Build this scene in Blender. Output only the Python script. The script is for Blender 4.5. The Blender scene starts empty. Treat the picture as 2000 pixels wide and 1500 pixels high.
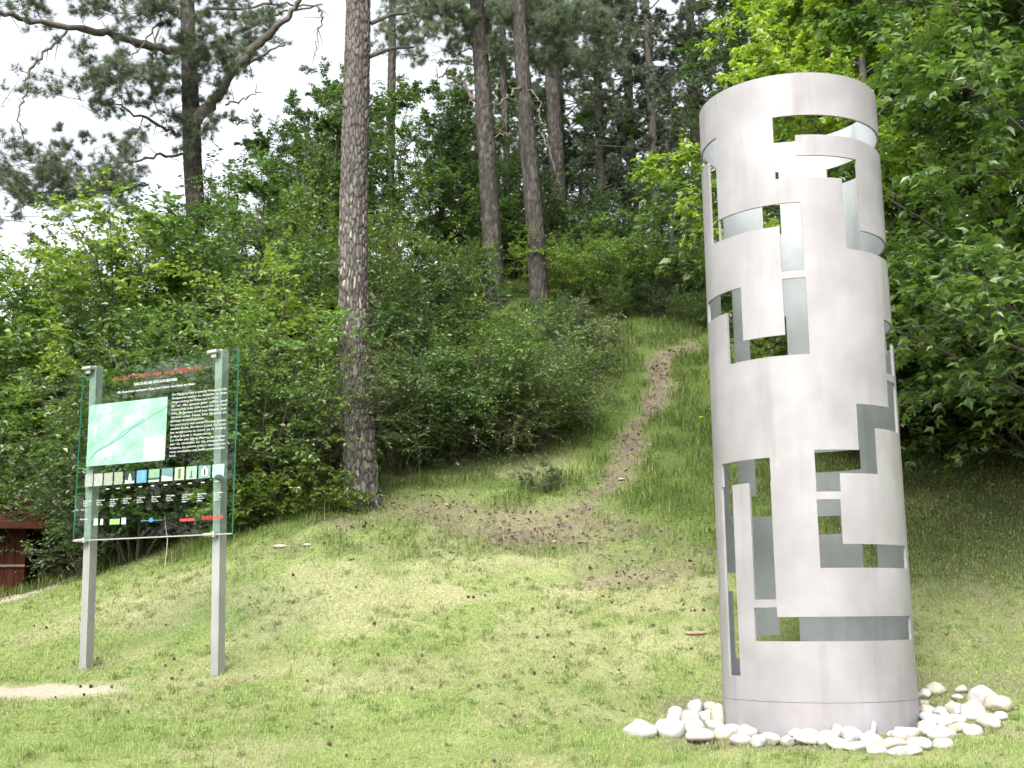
import bpy, math, random
import numpy as np
from mathutils import Vector, Matrix, Euler
R_ = math.radians
sc = bpy.context.scene
COL = sc.collection
PI = math.pi

# ------------------------------------------------------------------ camera
FPX, PITCH, ROLL, EYE = 2333.0, 0.190047709, -0.0087056, 1.6   # focal length in pixels of a 2000 px wide frame
cam_d = bpy.data.cameras.new('camera'); cam = bpy.data.objects.new('camera', cam_d); COL.objects.link(cam)
cam_d.sensor_width = 36.0; cam_d.lens = 36.0 * FPX / 2000.0
cam_d.clip_start = 0.1; cam_d.clip_end = 2000
cam.matrix_world = Matrix.Translation((0, 0, EYE)) @ Matrix.Rotation(PI / 2 + PITCH, 4, 'X') @ Matrix.Rotation(ROLL, 4, 'Z')
sc.camera = cam

# ------------------------------------------------------------------ sky, sun, exposure
SUN_EL, SUN_AZ = R_(46), R_(-160)          # azimuth measured from +Y towards +X: behind the camera, a little left
world = bpy.data.worlds.new('World'); sc.world = world; world.use_nodes = True
wn = world.node_tree; wn.nodes.clear()
sky = wn.nodes.new('ShaderNodeTexSky'); sky.sky_type = 'NISHITA'; sky.sun_disc = False
sky.sun_elevation = SUN_EL; sky.sun_rotation = SUN_AZ
sky.air_density = 1.0; sky.dust_density = 6.0; sky.ozone_density = 1.0; sky.altitude = 500
hs = wn.nodes.new('ShaderNodeHueSaturation'); hs.inputs['Saturation'].default_value = 0.22; hs.inputs['Value'].default_value = 1.1
bg = wn.nodes.new('ShaderNodeBackground'); bg.inputs['Strength'].default_value = 0.15
wo = wn.nodes.new('ShaderNodeOutputWorld')
wn.links.new(sky.outputs[0], hs.inputs['Color']); wn.links.new(hs.outputs[0], bg.inputs['Color']); wn.links.new(bg.outputs[0], wo.inputs['Surface'])
sun_d = bpy.data.lights.new('sun', 'SUN'); sun_d.energy = 1.2; sun_d.angle = R_(32); sun_d.color = (1.0, 0.965, 0.94)
sun = bpy.data.objects.new('sun', sun_d); COL.objects.link(sun)
sdir = Vector((math.sin(SUN_AZ) * math.cos(SUN_EL), math.cos(SUN_AZ) * math.cos(SUN_EL), math.sin(SUN_EL)))
sun.rotation_euler = sdir.to_track_quat('Z', 'Y').to_euler(); sun.location = sdir * 60
sc.view_settings.view_transform = 'Standard'; sc.view_settings.look = 'None'
sc.view_settings.exposure = 1.4; sc.view_settings.gamma = 1.0; sc.view_settings.use_curve_mapping = False
sc.render.engine = 'CYCLES'
cy = sc.cycles
cy.max_bounces = 6; cy.diffuse_bounces = 3; cy.glossy_bounces = 3; cy.transmission_bounces = 6; cy.transparent_max_bounces = 8
cy.caustics_reflective = False; cy.caustics_refractive = False
cy.use_adaptive_sampling = True; cy.adaptive_threshold = 0.015
cy.use_denoising = True; cy.denoising_prefilter = 'FAST'
cy.sample_clamp_indirect = 6.0

# ------------------------------------------------------------------ camera rays (for surveying the photograph)
def ray(px, py):
    u = (px - 1000.0) / FPX; v = (750.0 - py) / FPX
    c, s = math.cos(ROLL), math.sin(ROLL)
    X = c * u - s * v; Y = s * u + c * v
    cp, sp = math.cos(PITCH), math.sin(PITCH)
    return np.array([X, cp - Y * sp, sp + Y * cp])
def pt(px, py, rho):
    d = ray(px, py); h = math.hypot(d[0], d[1])
    p = d * (rho / h); p[2] += EYE
    return p

# ------------------------------------------------------------------ numpy noise
def _hash(ix, iy, seed):
    n = (ix.astype(np.int64) * 374761393 + iy.astype(np.int64) * 668265263 + seed * 1442695041) & 0xFFFFFFFF
    n = ((n ^ (n >> 13)) * 1274126177) & 0xFFFFFFFF
    n = n ^ (n >> 16)
    return (n & 0xFFFFFF) / float(0xFFFFFF)
def vnoise(x, y, seed=0):
    x = np.asarray(x, float); y = np.asarray(y, float)
    ix = np.floor(x); iy = np.floor(y); fx = x - ix; fy = y - iy
    fx = fx * fx * (3 - 2 * fx); fy = fy * fy * (3 - 2 * fy)
    a = _hash(ix, iy, seed); b = _hash(ix + 1, iy, seed); c = _hash(ix, iy + 1, seed); d = _hash(ix + 1, iy + 1, seed)
    return (a * (1 - fx) + b * fx) * (1 - fy) + (c * (1 - fx) + d * fx) * fy
def fbm(x, y, seed=0, oct=4):
    t = 0; a = 0.5; s = 0
    for i in range(oct):
        t = t + a * vnoise(x * 2 ** i, y * 2 ** i, seed + 17 * i); s += a; a *= 0.55
    return t / s
def sstep(a, b, x):
    t = np.clip((np.asarray(x, float) - a) / (b - a), 0, 1); return t * t * (3 - 2 * t)

# ------------------------------------------------------------------ object helpers
def mesh_np(name, V, faces, mats=None, smooth=False, mat_idx=None, attrs=None):
    """V (n,3); faces = list of (m,k) int arrays"""
    me = bpy.data.meshes.new(name)
    V = np.asarray(V, np.float32)
    me.vertices.add(len(V)); me.vertices.foreach_set('co', V.ravel())
    faces = [np.asarray(f, np.int32) for f in faces if len(f)]
    loops = np.concatenate([f.ravel() for f in faces])
    tot = np.concatenate([np.full(len(f), f.shape[1], np.int32) for f in faces])
    start = np.concatenate([[0], np.cumsum(tot)[:-1]]).astype(np.int32)
    me.loops.add(len(loops)); me.loops.foreach_set('vertex_index', loops)
    me.polygons.add(len(tot)); me.polygons.foreach_set('loop_start', start)
    if smooth is False: me.polygons.foreach_set('use_smooth', np.zeros(len(tot), bool))
    else:
        sm = np.ones(len(tot), bool) if smooth is True else np.asarray(smooth, bool)
        me.polygons.foreach_set('use_smooth', sm)
    if mat_idx is not None: me.polygons.foreach_set('material_index', np.asarray(mat_idx, np.int32))
    for m in (mats or []): me.materials.append(m)
    for k, arr in (attrs or {}).items():
        arr = np.asarray(arr, np.float32)
        if arr.ndim == 1:
            a = me.attributes.new(k, 'FLOAT', 'POINT'); a.data.foreach_set('value', arr)
        else:
            if arr.shape[1] == 3: arr = np.concatenate([arr, np.ones((len(arr), 1), np.float32)], 1)
            a = me.attributes.new(k, 'FLOAT_COLOR', 'POINT'); a.data.foreach_set('color', arr.ravel())
    me.update(); me.validate(clean_customdata=False)
    return me
def link(name, data, parent=None, loc=None):
    o = bpy.data.objects.new(name, data); COL.objects.link(o)
    if parent is not None: o.parent = parent
    if loc is not None: o.location = loc
    return o
def tag(o, label=None, cat=None, group=None, kind=None):
    if label: o['label'] = label
    if cat: o['category'] = cat
    if group: o['group'] = group
    if kind: o['kind'] = kind
    return o
def thing(name, label, cat, loc=(0, 0, 0), rz=0, group=None):
    o = link(name, None, None, loc); o.rotation_euler = (0, 0, rz); o.empty_display_size = 0.2
    return tag(o, label, cat, group)

class MB:
    """gathers boxes and tubes into one mesh"""
    def __init__(s): s.v = []; s.f = {}; s.n = 0
    def add(s, V, F):
        for f in F: s.f.setdefault(len(f), []).append([i + s.n for i in f])
        s.v.append(np.asarray(V, float)); s.n += len(V)
    def box(s, x0, x1, y0, y1, z0, z1, bev=0.0, M=None):
        b = min(bev, 0.49 * min(x1 - x0, y1 - y0, z1 - z0))
        if b <= 0:
            V = [(x, y, z) for x in (x0, x1) for y in (y0, y1) for z in (z0, z1)]
            F = [(0, 1, 3, 2), (4, 6, 7, 5), (0, 4, 5, 1), (2, 3, 7, 6), (0, 2, 6, 4), (1, 5, 7, 3)]
        else:
            V = []; F = []
            c = ((x0 + x1) / 2, (y0 + y1) / 2, (z0 + z1) / 2); h = ((x1 - x0) / 2, (y1 - y0) / 2, (z1 - z0) / 2)
            idx = {}
            for sx in (-1, 1):
                for sy in (-1, 1):
                    for sz in (-1, 1):
                        for ax in range(3):
                            p = [sx * (h[0] - b), sy * (h[1] - b), sz * (h[2] - b)]
                            p[ax] = (sx, sy, sz)[ax] * h[ax]
                            idx[(sx, sy, sz, ax)] = len(V); V.append((c[0] + p[0], c[1] + p[1], c[2] + p[2]))
            def face(ks): F.append(tuple(idx[k] for k in ks))
            for sx in (-1, 1):
                k = [(sx, -1, -1, 0), (sx, 1, -1, 0), (sx, 1, 1, 0), (sx, -1, 1, 0)]; face(k if sx > 0 else k[::-1])
            for sy in (-1, 1):
                k = [(-1, sy, -1, 1), (-1, sy, 1, 1), (1, sy, 1, 1), (1, sy, -1, 1)]; face(k if sy > 0 else k[::-1])
            for sz in (-1, 1):
                k = [(-1, -1, sz, 2), (1, -1, sz, 2), (1, 1, sz, 2), (-1, 1, sz, 2)]; face(k if sz > 0 else k[::-1])
            for a in (-1, 1):
                for d in (-1, 1):
                    face([(a, d, -1, 0), (a, d, 1, 0), (a, d, 1, 1), (a, d, -1, 1)])
                    face([(a, -1, d, 0), (a, 1, d, 0), (a, 1, d, 2), (a, -1, d, 2)])
                    face([(-1, a, d, 1), (1, a, d, 1), (1, a, d, 2), (-1, a, d, 2)])
            for sx in (-1, 1):
                for sy in (-1, 1):
                    for sz in (-1, 1): face([(sx, sy, sz, 0), (sx, sy, sz, 1), (sx, sy, sz, 2)])
        V = np.array(V, float)
        if M is not None: V = V @ np.array(M.to_3x3()).T + np.array(M.translation)
        s.add(V, F)
    def tube(s, pts, rad, sides=8, cap=True):
        P = np.asarray(pts, float); n = len(P); rad = np.broadcast_to(np.asarray(rad, float), (n,))
        T = np.gradient(P, axis=0); T /= np.linalg.norm(T, axis=1)[:, None] + 1e-12
        ref = np.array([0, 0, 1.0]) if abs(T[0, 2]) < 0.9 else np.array([1.0, 0, 0])
        V = []
        A = np.cross(ref, T[0]); A /= np.linalg.norm(A)
        for i in range(n):
            A = A - T[i] * (A @ T[i]); A /= np.linalg.norm(A) + 1e-12
            B = np.cross(T[i], A)
            for k in range(sides):
                a = 2 * PI * k / sides
                V.append(P[i] + rad[i] * (math.cos(a) * A + math.sin(a) * B))
        F = []
        for i in range(n - 1):
            for k in range(sides):
                k2 = (k + 1) % sides
                F.append((i * sides + k, i * sides + k2, (i + 1) * sides + k2, (i + 1) * sides + k))
        if cap: F.append(tuple(range(sides))[::-1]); F.append(tuple((n - 1) * sides + k for k in range(sides)))
        s.add(V, F)
    def mesh(s, name, mats, smooth=False):
        return mesh_np(name, np.concatenate(s.v), [np.array(f) for f in s.f.values()], mats, smooth)
    def build(s, name, mat, parent=None, smooth=False, loc=None):
        return link(name, s.mesh(name, [mat], smooth), parent, loc)

# ------------------------------------------------------------------ materials
def new_mat(name):
    m = bpy.data.materials.new(name); m.use_nodes = True
    nt = m.node_tree; nt.nodes.clear()
    out = nt.nodes.new('ShaderNodeOutputMaterial')
    return m, nt, out
def N(nt, t, **kw):
    n = nt.nodes.new(t)
    for k, v in kw.items():
        if k in n.inputs.keys() if hasattr(n.inputs, 'keys') else False: n.inputs[k].default_value = v
        else: setattr(n, k, v)
    return n
def ramp(nt, stops):
    r = nt.nodes.new('ShaderNodeValToRGB'); e = r.color_ramp.elements
    while len(e) > 1: e.remove(e[-1])
    e[0].position = stops[0][0]; e[0].color = (*stops[0][1], 1)
    for p, c in stops[1:]:
        k = e.new(p); k.color = (*c, 1)
    return r
def simple(name, col, rough=0.6, metal=0.0, noise=0.0, nscale=8.0, bump=0.0, bscale=40.0, stretch=(1, 1, 1), spec=0.5):
    m, nt, out = new_mat(name)
    b = nt.nodes.new('ShaderNodeBsdfPrincipled')
    b.inputs['Roughness'].default_value = rough; b.inputs['Metallic'].default_value = metal
    b.inputs['Specular IOR Level'].default_value = spec
    tc = nt.nodes.new('ShaderNodeTexCoord'); mp = nt.nodes.new('ShaderNodeMapping'); mp.inputs['Scale'].default_value = stretch
    nt.links.new(tc.outputs['Object'], mp.inputs['Vector'])
    if noise > 0:
        t = nt.nodes.new('ShaderNodeTexNoise'); t.inputs['Scale'].default_value = nscale; t.inputs['Detail'].default_value = 5
        nt.links.new(mp.outputs[0], t.inputs['Vector'])
        c = np.array(col)
        r = ramp(nt, [(0.25, tuple(np.clip(c * (1 - noise), 0, 1))), (0.75, tuple(np.clip(c * (1 + noise), 0, 1)))])
        nt.links.new(t.outputs['Fac'], r.inputs['Fac']); nt.links.new(r.outputs[0], b.inputs['Base Color'])
    else: b.inputs['Base Color'].default_value = (*col, 1)
    if bump > 0:
        t2 = nt.nodes.new('ShaderNodeTexNoise'); t2.inputs['Scale'].default_value = bscale; t2.inputs['Detail'].default_value = 6
        nt.links.new(mp.outputs[0], t2.inputs['Vector'])
        bp = nt.nodes.new('ShaderNodeBump'); bp.inputs['Strength'].default_value = bump; bp.inputs['Distance'].default_value = 0.02
        nt.links.new(t2.outputs['Fac'], bp.inputs['Height']); nt.links.new(bp.outputs[0], b.inputs['Normal'])
    nt.links.new(b.outputs[0], out.inputs['Surface'])
    return m

def leaf_mat(name, cols, trans=0.35, rough=0.45, gloss=0.06, objvar=0.25, tcol=(1.15, 1.25, 0.6)):
    """leaf tissue: colour differs leaf by leaf (random per island) and plant by plant"""
    m, nt, out = new_mat(name)
    g = nt.nodes.new('ShaderNodeNewGeometry')
    n = len(cols); r = ramp(nt, [(i / max(1, n - 1), c) for i, c in enumerate(cols)])
    nt.links.new(g.outputs['Random Per Island'], r.inputs['Fac'])
    oi = nt.nodes.new('ShaderNodeObjectInfo')
    mr = nt.nodes.new('ShaderNodeMapRange'); mr.inputs['To Min'].default_value = 1 - objvar; mr.inputs['To Max'].default_value = 1 + objvar
    nt.links.new(oi.outputs['Random'], mr.inputs['Value'])
    h = nt.nodes.new('ShaderNodeHueSaturation'); nt.links.new(r.outputs[0], h.inputs['Color']); nt.links.new(mr.outputs[0], h.inputs['Value'])
    d = nt.nodes.new('ShaderNodeBsdfDiffuse'); nt.links.new(h.outputs[0], d.inputs['Color'])
    t = nt.nodes.new('ShaderNodeBsdfTranslucent')
    mx = nt.nodes.new('ShaderNodeMix'); mx.data_type = 'RGBA'; mx.blend_type = 'MULTIPLY'; mx.inputs['Factor'].default_value = 1.0
    nt.links.new(h.outputs[0], mx.inputs['A']); mx.inputs['B'].default_value = (*tcol, 1)
    nt.links.new(mx.outputs['Result'], t.inputs['Color'])
    s1 = nt.nodes.new('ShaderNodeMixShader'); s1.inputs[0].default_value = trans
    nt.links.new(d.outputs[0], s1.inputs[1]); nt.links.new(t.outputs[0], s1.inputs[2])
    gl = nt.nodes.new('ShaderNodeBsdfGlossy'); gl.inputs['Roughness'].default_value = rough; gl.inputs['Color'].default_value = (0.9, 0.95, 0.9, 1)
    s2 = nt.nodes.new('ShaderNodeMixShader'); s2.inputs[0].default_value = gloss
    nt.links.new(s1.outputs[0], s2.inputs[1]); nt.links.new(gl.outputs[0], s2.inputs[2])
    nt.links.new(s2.outputs[0], out.inputs['Surface'])
    return m
def attr_mat(name, attr='Col', rough=0.85, trans=0.0, bump=0.0, nscale=30.0, namp=0.25, spec=0.25):
    m, nt, out = new_mat(name)
    a = nt.nodes.new('ShaderNodeAttribute'); a.attribute_name = attr
    tc = nt.nodes.new('ShaderNodeTexCoord')
    t = nt.nodes.new('ShaderNodeTexNoise'); t.inputs['Scale'].default_value = nscale; t.inputs['Detail'].default_value = 6; t.inputs['Roughness'].default_value = 0.7
    nt.links.new(tc.outputs['Object'], t.inputs['Vector'])
    mr = nt.nodes.new('ShaderNodeMapRange'); mr.inputs['From Min'].default_value = 0.25; mr.inputs['From Max'].default_value = 0.75
    mr.inputs['To Min'].default_value = 1 - namp; mr.inputs['To Max'].default_value = 1 + namp
    nt.links.new(t.outputs['Fac'], mr.inputs['Value'])
    h = nt.nodes.new('ShaderNodeHueSaturation'); nt.links.new(a.outputs['Color'], h.inputs['Color']); nt.links.new(mr.outputs[0], h.inputs['Value'])
    b = nt.nodes.new('ShaderNodeBsdfPrincipled'); b.inputs['Roughness'].default_value = rough; b.inputs['Specular IOR Level'].default_value = spec
    nt.links.new(h.outputs[0], b.inputs['Base Color'])
    if bump > 0:
        bp = nt.nodes.new('ShaderNodeBump'); bp.inputs['Strength'].default_value = bump; bp.inputs['Distance'].default_value = 0.02
        nt.links.new(t.outputs['Fac'], bp.inputs['Height']); nt.links.new(bp.outputs[0], b.inputs['Normal'])
    if trans > 0:
        tr = nt.nodes.new('ShaderNodeBsdfTranslucent'); nt.links.new(h.outputs[0], tr.inputs['Color'])
        s = nt.nodes.new('ShaderNodeMixShader'); s.inputs[0].default_value = trans
        nt.links.new(b.outputs[0], s.inputs[1]); nt.links.new(tr.outputs[0], s.inputs[2]); nt.links.new(s.outputs[0], out.inputs['Surface'])
    else: nt.links.new(b.outputs[0], out.inputs['Surface'])
    return m

def metal_mat(name, c0, c1, rough, metal, streak=True):
    """weathered sheet metal: blotches, fine vertical run marks, pale scuffs"""
    m, nt, out = new_mat(name)
    tc = nt.nodes.new('ShaderNodeTexCoord')
    def noise(sc_, detail, stretch):
        mp = nt.nodes.new('ShaderNodeMapping'); mp.inputs['Scale'].default_value = stretch
        nt.links.new(tc.outputs['Object'], mp.inputs['Vector'])
        t = nt.nodes.new('ShaderNodeTexNoise'); t.inputs['Scale'].default_value = sc_; t.inputs['Detail'].default_value = detail; t.inputs['Roughness'].default_value = 0.6
        nt.links.new(mp.outputs[0], t.inputs['Vector']); return t
    n1 = noise(2.2, 6, (1, 1, 0.8)); n2 = noise(9, 4, (1, 1, 0.06)); n3 = noise(26, 6, (1, 1, 0.5))
    r = ramp(nt, [(0.3, c0), (0.7, c1)])
    ad = nt.nodes.new('ShaderNodeMath'); ad.operation = 'MULTIPLY_ADD'; ad.inputs[1].default_value = 0.2; 
    nt.links.new(n2.outputs['Fac'], ad.inputs[0])
    ad2 = nt.nodes.new('ShaderNodeMath'); ad2.operation = 'MULTIPLY'; ad2.inputs[1].default_value = 0.8
    nt.links.new(n1.outputs['Fac'], ad2.inputs[0]); nt.links.new(ad2.outputs[0], ad.inputs[2])
    nt.links.new(ad.outputs[0], r.inputs['Fac'])
    r3 = ramp(nt, [(0.60, (0, 0, 0)), (0.78, (1, 1, 1))]); nt.links.new(n3.outputs['Fac'], r3.inputs['Fac'])
    mx = nt.nodes.new('ShaderNodeMix'); mx.data_type = 'RGBA'; mx.blend_type = 'MIX'
    ml = nt.nodes.new('ShaderNodeMath'); ml.operation = 'MULTIPLY'; ml.inputs[1].default_value = 0.35
    nt.links.new(r3.outputs[0], ml.inputs[0]); nt.links.new(ml.outputs[0], mx.inputs['Factor'])
    nt.links.new(r.outputs[0], mx.inputs['A']); mx.inputs['B'].default_value = (*[min(1, v * 1.12) for v in c1], 1)
    n4 = noise(5.5, 5, (1, 1, 0.12)); n5 = noise(1.3, 3, (1, 1, 1))
    st1 = ramp(nt, [(0.55, (1, 1, 1)), (0.75, (.80, .79, .78))]); nt.links.new(n4.outputs['Fac'], st1.inputs['Fac'])
    st2 = ramp(nt, [(0.40, (.84, .83, .83)), (0.62, (1, 1, 1))]); nt.links.new(n5.outputs['Fac'], st2.inputs['Fac'])
    m1 = nt.nodes.new('ShaderNodeMix'); m1.data_type = 'RGBA'; m1.blend_type = 'MULTIPLY'; m1.inputs['Factor'].default_value = 1
    nt.links.new(mx.outputs['Result'], m1.inputs['A']); nt.links.new(st1.outputs[0], m1.inputs['B'])
    m2 = nt.nodes.new('ShaderNodeMix'); m2.data_type = 'RGBA'; m2.blend_type = 'MULTIPLY'; m2.inputs['Factor'].default_value = 1
    nt.links.new(m1.outputs['Result'], m2.inputs['A']); nt.links.new(st2.outputs[0], m2.inputs['B'])
    b = nt.nodes.new('ShaderNodeBsdfPrincipled'); b.inputs['Metallic'].default_value = metal
    nt.links.new(m2.outputs['Result'], b.inputs['Base Color'])
    rr = nt.nodes.new('ShaderNodeMapRange'); rr.inputs['To Min'].default_value = rough - 0.08; rr.inputs['To Max'].default_value = rough + 0.1
    nt.links.new(n1.outputs['Fac'], rr.inputs['Value']); nt.links.new(rr.outputs[0], b.inputs['Roughness'])
    bp = nt.nodes.new('ShaderNodeBump'); bp.inputs['Strength'].default_value = 0.12; bp.inputs['Distance'].default_value = 0.01
    nt.links.new(n1.outputs['Fac'], bp.inputs['Height']); nt.links.new(bp.outputs[0], b.inputs['Normal'])
    nt.links.new(b.outputs[0], out.inputs['Surface'])
    return m

M = {}
M['shell_out'] = metal_mat('painted_sheet_metal', (0.262, 0.250, 0.259), (0.345, 0.330, 0.343), 0.56, 0.10)
M['shell_base'] = metal_mat('soiled_sheet_metal', (0.240, 0.225, 0.234), (0.335, 0.317, 0.328), 0.6, 0.08)
M['shell_in'] = metal_mat('zinc_sheet_metal', (0.42, 0.455, 0.455), (0.52, 0.56, 0.56), 0.5, 0.1)
M['steel'] = metal_mat('galvanised_steel', (0.27, 0.275, 0.262), (0.38, 0.385, 0.365), 0.45, 0.25)
M['clamp'] = simple('clamp_metal', (0.46, 0.46, 0.43), 0.4, 0.5)
M['rubber'] = simple('black_rubber', (0.02, 0.02, 0.02), 0.6)
M['white_print'] = simple('white_print', (0.40, 0.42, 0.41), 0.6)
M['red_print'] = simple('red_print', (0.25, 0.05, 0.03), 0.55, noise=0.5, nscale=14)
M['leaf_mid'] = leaf_mat('leaf_mid_green', [(0.060, 0.112, 0.026), (0.092, 0.165, 0.038), (0.13, 0.215, 0.052), (0.205, 0.29, 0.095)], trans=.48, objvar=.3, tcol=(1.25, 1.4, .6))
M['leaf_dark'] = leaf_mat('leaf_dark_green', [(0.040, 0.084, 0.024), (0.064, 0.122, 0.034), (0.094, 0.162, 0.046), (0.145, 0.215, 0.075)], trans=0.45, objvar=.3, tcol=(1.2, 1.35, .6))
M['leaf_fresh'] = leaf_mat('leaf_fresh_green', [(0.10, 0.155, 0.022), (0.15, 0.22, 0.032), (0.20, 0.285, 0.045), (0.27, 0.36, 0.085)], trans=0.5)
M['leaf_pale'] = leaf_mat('leaf_pale_grey_green', [(0.10, 0.135, 0.065), (0.15, 0.19, 0.10), (0.20, 0.25, 0.14), (0.30, 0.35, 0.21)], trans=0.35)
M['leaf_maple'] = leaf_mat('leaf_young_maple', [(0.16, 0.235, 0.028), (0.22, 0.31, 0.040), (0.28, 0.37, 0.055), (0.34, 0.42, 0.09)], trans=0.58)
M['leaf_olive'] = leaf_mat('leaf_olive_green', [(0.060, 0.088, 0.028), (0.092, 0.128, 0.042), (0.13, 0.17, 0.06), (0.21, 0.25, 0.12)], trans=.38, objvar=.3)
M['needle_pine'] = leaf_mat('pine_needles', [(0.08, 0.115, 0.068), (0.115, 0.155, 0.09), (0.15, 0.19, 0.11), (0.18, 0.21, 0.115)], trans=0.35, tcol=(1.1, 1.15, .85))
M['needle_spruce'] = leaf_mat('spruce_needles', [(0.030, 0.055, 0.032), (0.046, 0.078, 0.043), (0.066, 0.102, 0.055)], trans=0.15, tcol=(1, 1.05, .8))
M['twig'] = simple('shrub_bark', (0.085, 0.068, 0.05), 0.85, noise=0.4, nscale=20)
M['bark'] = None

# ------------------------------------------------------------------ terrain (surveyed heights, thin-plate interpolation)
SURVEY = [  # px, py, distance
    (0, 1500, 8.6), (500, 1500, 8.5), (1000, 1500, 8.5), (1500, 1500, 8.4), (2000, 1500, 8.6),
    (175, 1300, 12.3), (425, 1321, 11.1), (0, 1350, 11.2), (300, 1400, 9.9), (700, 1400, 9.7), (1000, 1400, 9.5),
    (1000, 1300, 10.9), (700, 1280, 11.2), (700, 1180, 12.4), (1000, 1180, 12.4), (1300, 1250, 11.4), (1300, 1120, 13.0),
    (1600, 1438, 9.35), (1350, 1382, 10.4), (1980, 1368, 10.6), (1850, 1250, 11.6), (1900, 1100, 13.3), (1900, 900, 16.2), (1990, 800, 18.2),
    (0, 1170, 17.5), (100, 1135, 18.5), (300, 1085, 16.5), (450, 1075, 14.6), (550, 1035, 14.6), (710, 985, 15.0), (900, 950, 15.8),
    (1050, 1035, 14.2), (1200, 940, 16.0), (1240, 850, 18.0), (1300, 740, 20.4), (1345, 672, 22.3), (1150, 780, 19.4), (1180, 660, 22.4),
    (965, 585, 24.5), (1055, 615, 23.6), (1300, 600, 25.0), (500, 850, 20.0), (300, 880, 21.0), (700, 780, 20.5),
    (1600, 800, 18.5), (1600, 640, 23.5), (300, 800, 26.0), (0, 960, 26.0), (700, 560, 28.0),
]
SP = np.array([pt(*s) for s in SURVEY])
EXTRA = [(0, 0, 0), (-5, 0, 0), (5, 0, 0), (0, 5, 0.15), (-4, 4, 0.05), (4, 4, .1), (0, -20, 0), (-30, -10, 0), (30, -10, 0), (-40, 20, 1.0), (45, 25, 9),
         (0, 45, 12.5), (25, 45, 13), (-25, 45, 6.5), (-60, 60, 6), (60, 60, 16), (0, 80, 15), (-120, 120, 8), (120, 120, 18), (0, 150, 17),
         (-150, -100, 0), (150, -100, 0), (0, -150, 0), (-150, 20, 2), (150, 20, 8), (0, -60, 0), (-12, 14, 1.1), (-10, 8, 0.45), (9, 8, 0.75), (12, 12, 2.2), (14, 20, 6.2)]
TP = np.concatenate([SP, np.array(EXTRA, float)])
def _tps(r2): return 0.5 * r2 * np.log(r2 + 1e-9)
def _fit(P, lam=0.02):
    n = len(P); d2 = ((P[:, None, :2] - P[None, :, :2]) ** 2).sum(-1)
    A = np.zeros((n + 3, n + 3)); A[:n, :n] = _tps(d2) + lam * np.eye(n)
    A[:n, n] = 1; A[:n, n + 1:] = P[:, :2]; A[n, :n] = 1; A[n + 1:, :n] = P[:, :2].T
    b = np.zeros(n + 3); b[:n] = P[:, 2]
    return np.linalg.solve(A, b)
_W = _fit(TP)
def height(x, y):
    x = np.asarray(x, float); y = np.asarray(y, float); sh = x.shape
    x = x.ravel(); y = y.ravel(); out = np.empty(len(x))
    for i in range(0, len(x), 20000):
        xx = x[i:i + 20000]; yy = y[i:i + 20000]
        d2 = (xx[:, None] - TP[None, :, 0]) ** 2 + (yy[:, None] - TP[None, :, 1]) ** 2
        out[i:i + 20000] = _tps(d2) @ _W[:len(TP)] + _W[len(TP)] + _W[len(TP) + 1] * xx + _W[len(TP) + 2] * yy
    out += 0.05 * (fbm(x * 0.9, y * 0.9, 3, 3) - 0.5)
    return out.reshape(sh)
def hz(x, y): return float(height(np.array([x]), np.array([y]))[0])
def ground_hit(px, py):
    d = ray(px, py); t = np.arange(5, 60, 0.05)
    g = height(d[0] * t, d[1] * t); below = (EYE + d[2] * t) < g
    i = int(np.argmax(below)) if below.any() else len(t) - 1
    return np.array([d[0] * t[i], d[1] * t[i], g[i]])
def spot(px, rho, py=900):
    p = pt(px, py, rho); return p[0], p[1], hz(p[0], p[1])
def G2(px, py): return ground_hit(px, py)[:2]

# ------------------------------------------------------------------ ground cover masks
PATH = np.array([G2(*p) for p in [(1350, 668), (1315, 692), (1285, 712), (1298, 760), (1262, 805), (1236, 835), (1226, 885), (1208, 930), (1165, 972), (1110, 1005), (1060, 1035), (960, 1050)]])
def seg_dist(x, y, P):
    best = np.full(x.shape, 1e9)
    for a, b in zip(P[:-1], P[1:]):
        ab = b - a; t = np.clip(((x - a[0]) * ab[0] + (y - a[1]) * ab[1]) / (ab @ ab + 1e-9), 0, 1)
        best = np.minimum(best, np.hypot(x - a[0] - ab[0] * t, y - a[1] - ab[1] * t))
    return best
BARE = [(*G2(*p), rx, ry, k) for p, rx, ry, k in [((820, 985), 1.0, .5, .62), ((930, 1010), 1.1, .65, .7), ((1070, 1035), .95, .6, .78), ((1170, 1035), .8, .6, .6), ((1120, 990), .5, .5, .6),
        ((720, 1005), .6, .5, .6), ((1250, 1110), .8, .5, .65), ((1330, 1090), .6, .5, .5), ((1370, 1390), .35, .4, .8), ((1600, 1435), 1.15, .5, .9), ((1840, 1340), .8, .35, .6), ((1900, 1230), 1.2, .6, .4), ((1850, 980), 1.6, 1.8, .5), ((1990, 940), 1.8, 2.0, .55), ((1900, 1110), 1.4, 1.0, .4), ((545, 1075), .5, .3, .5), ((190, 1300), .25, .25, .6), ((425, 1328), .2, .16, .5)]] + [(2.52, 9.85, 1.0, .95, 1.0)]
STRAW = [(*G2(*p), rx, ry, k) for p, rx, ry, k in [((600, 1170), .75, .8, .62), ((700, 1200), .6, .5, .5), ((540, 1225), .5, .4, .5), ((850, 1170), .6, .4, .6), ((1000, 1300), .9, .4, .35), ((760, 1330), .9, .4, .45),
        ((500, 1300), .8, .5, .35), ((300, 1190), .8, .6, .5), ((1250, 1150), 1.0, .6, .6), ((360, 1330), .7, .3, .5), ((900, 1080), 1.2, .5, .5), ((150, 1220), .8, .5, .4), ((1330, 1250), .9, .5, .4)]]
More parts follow.
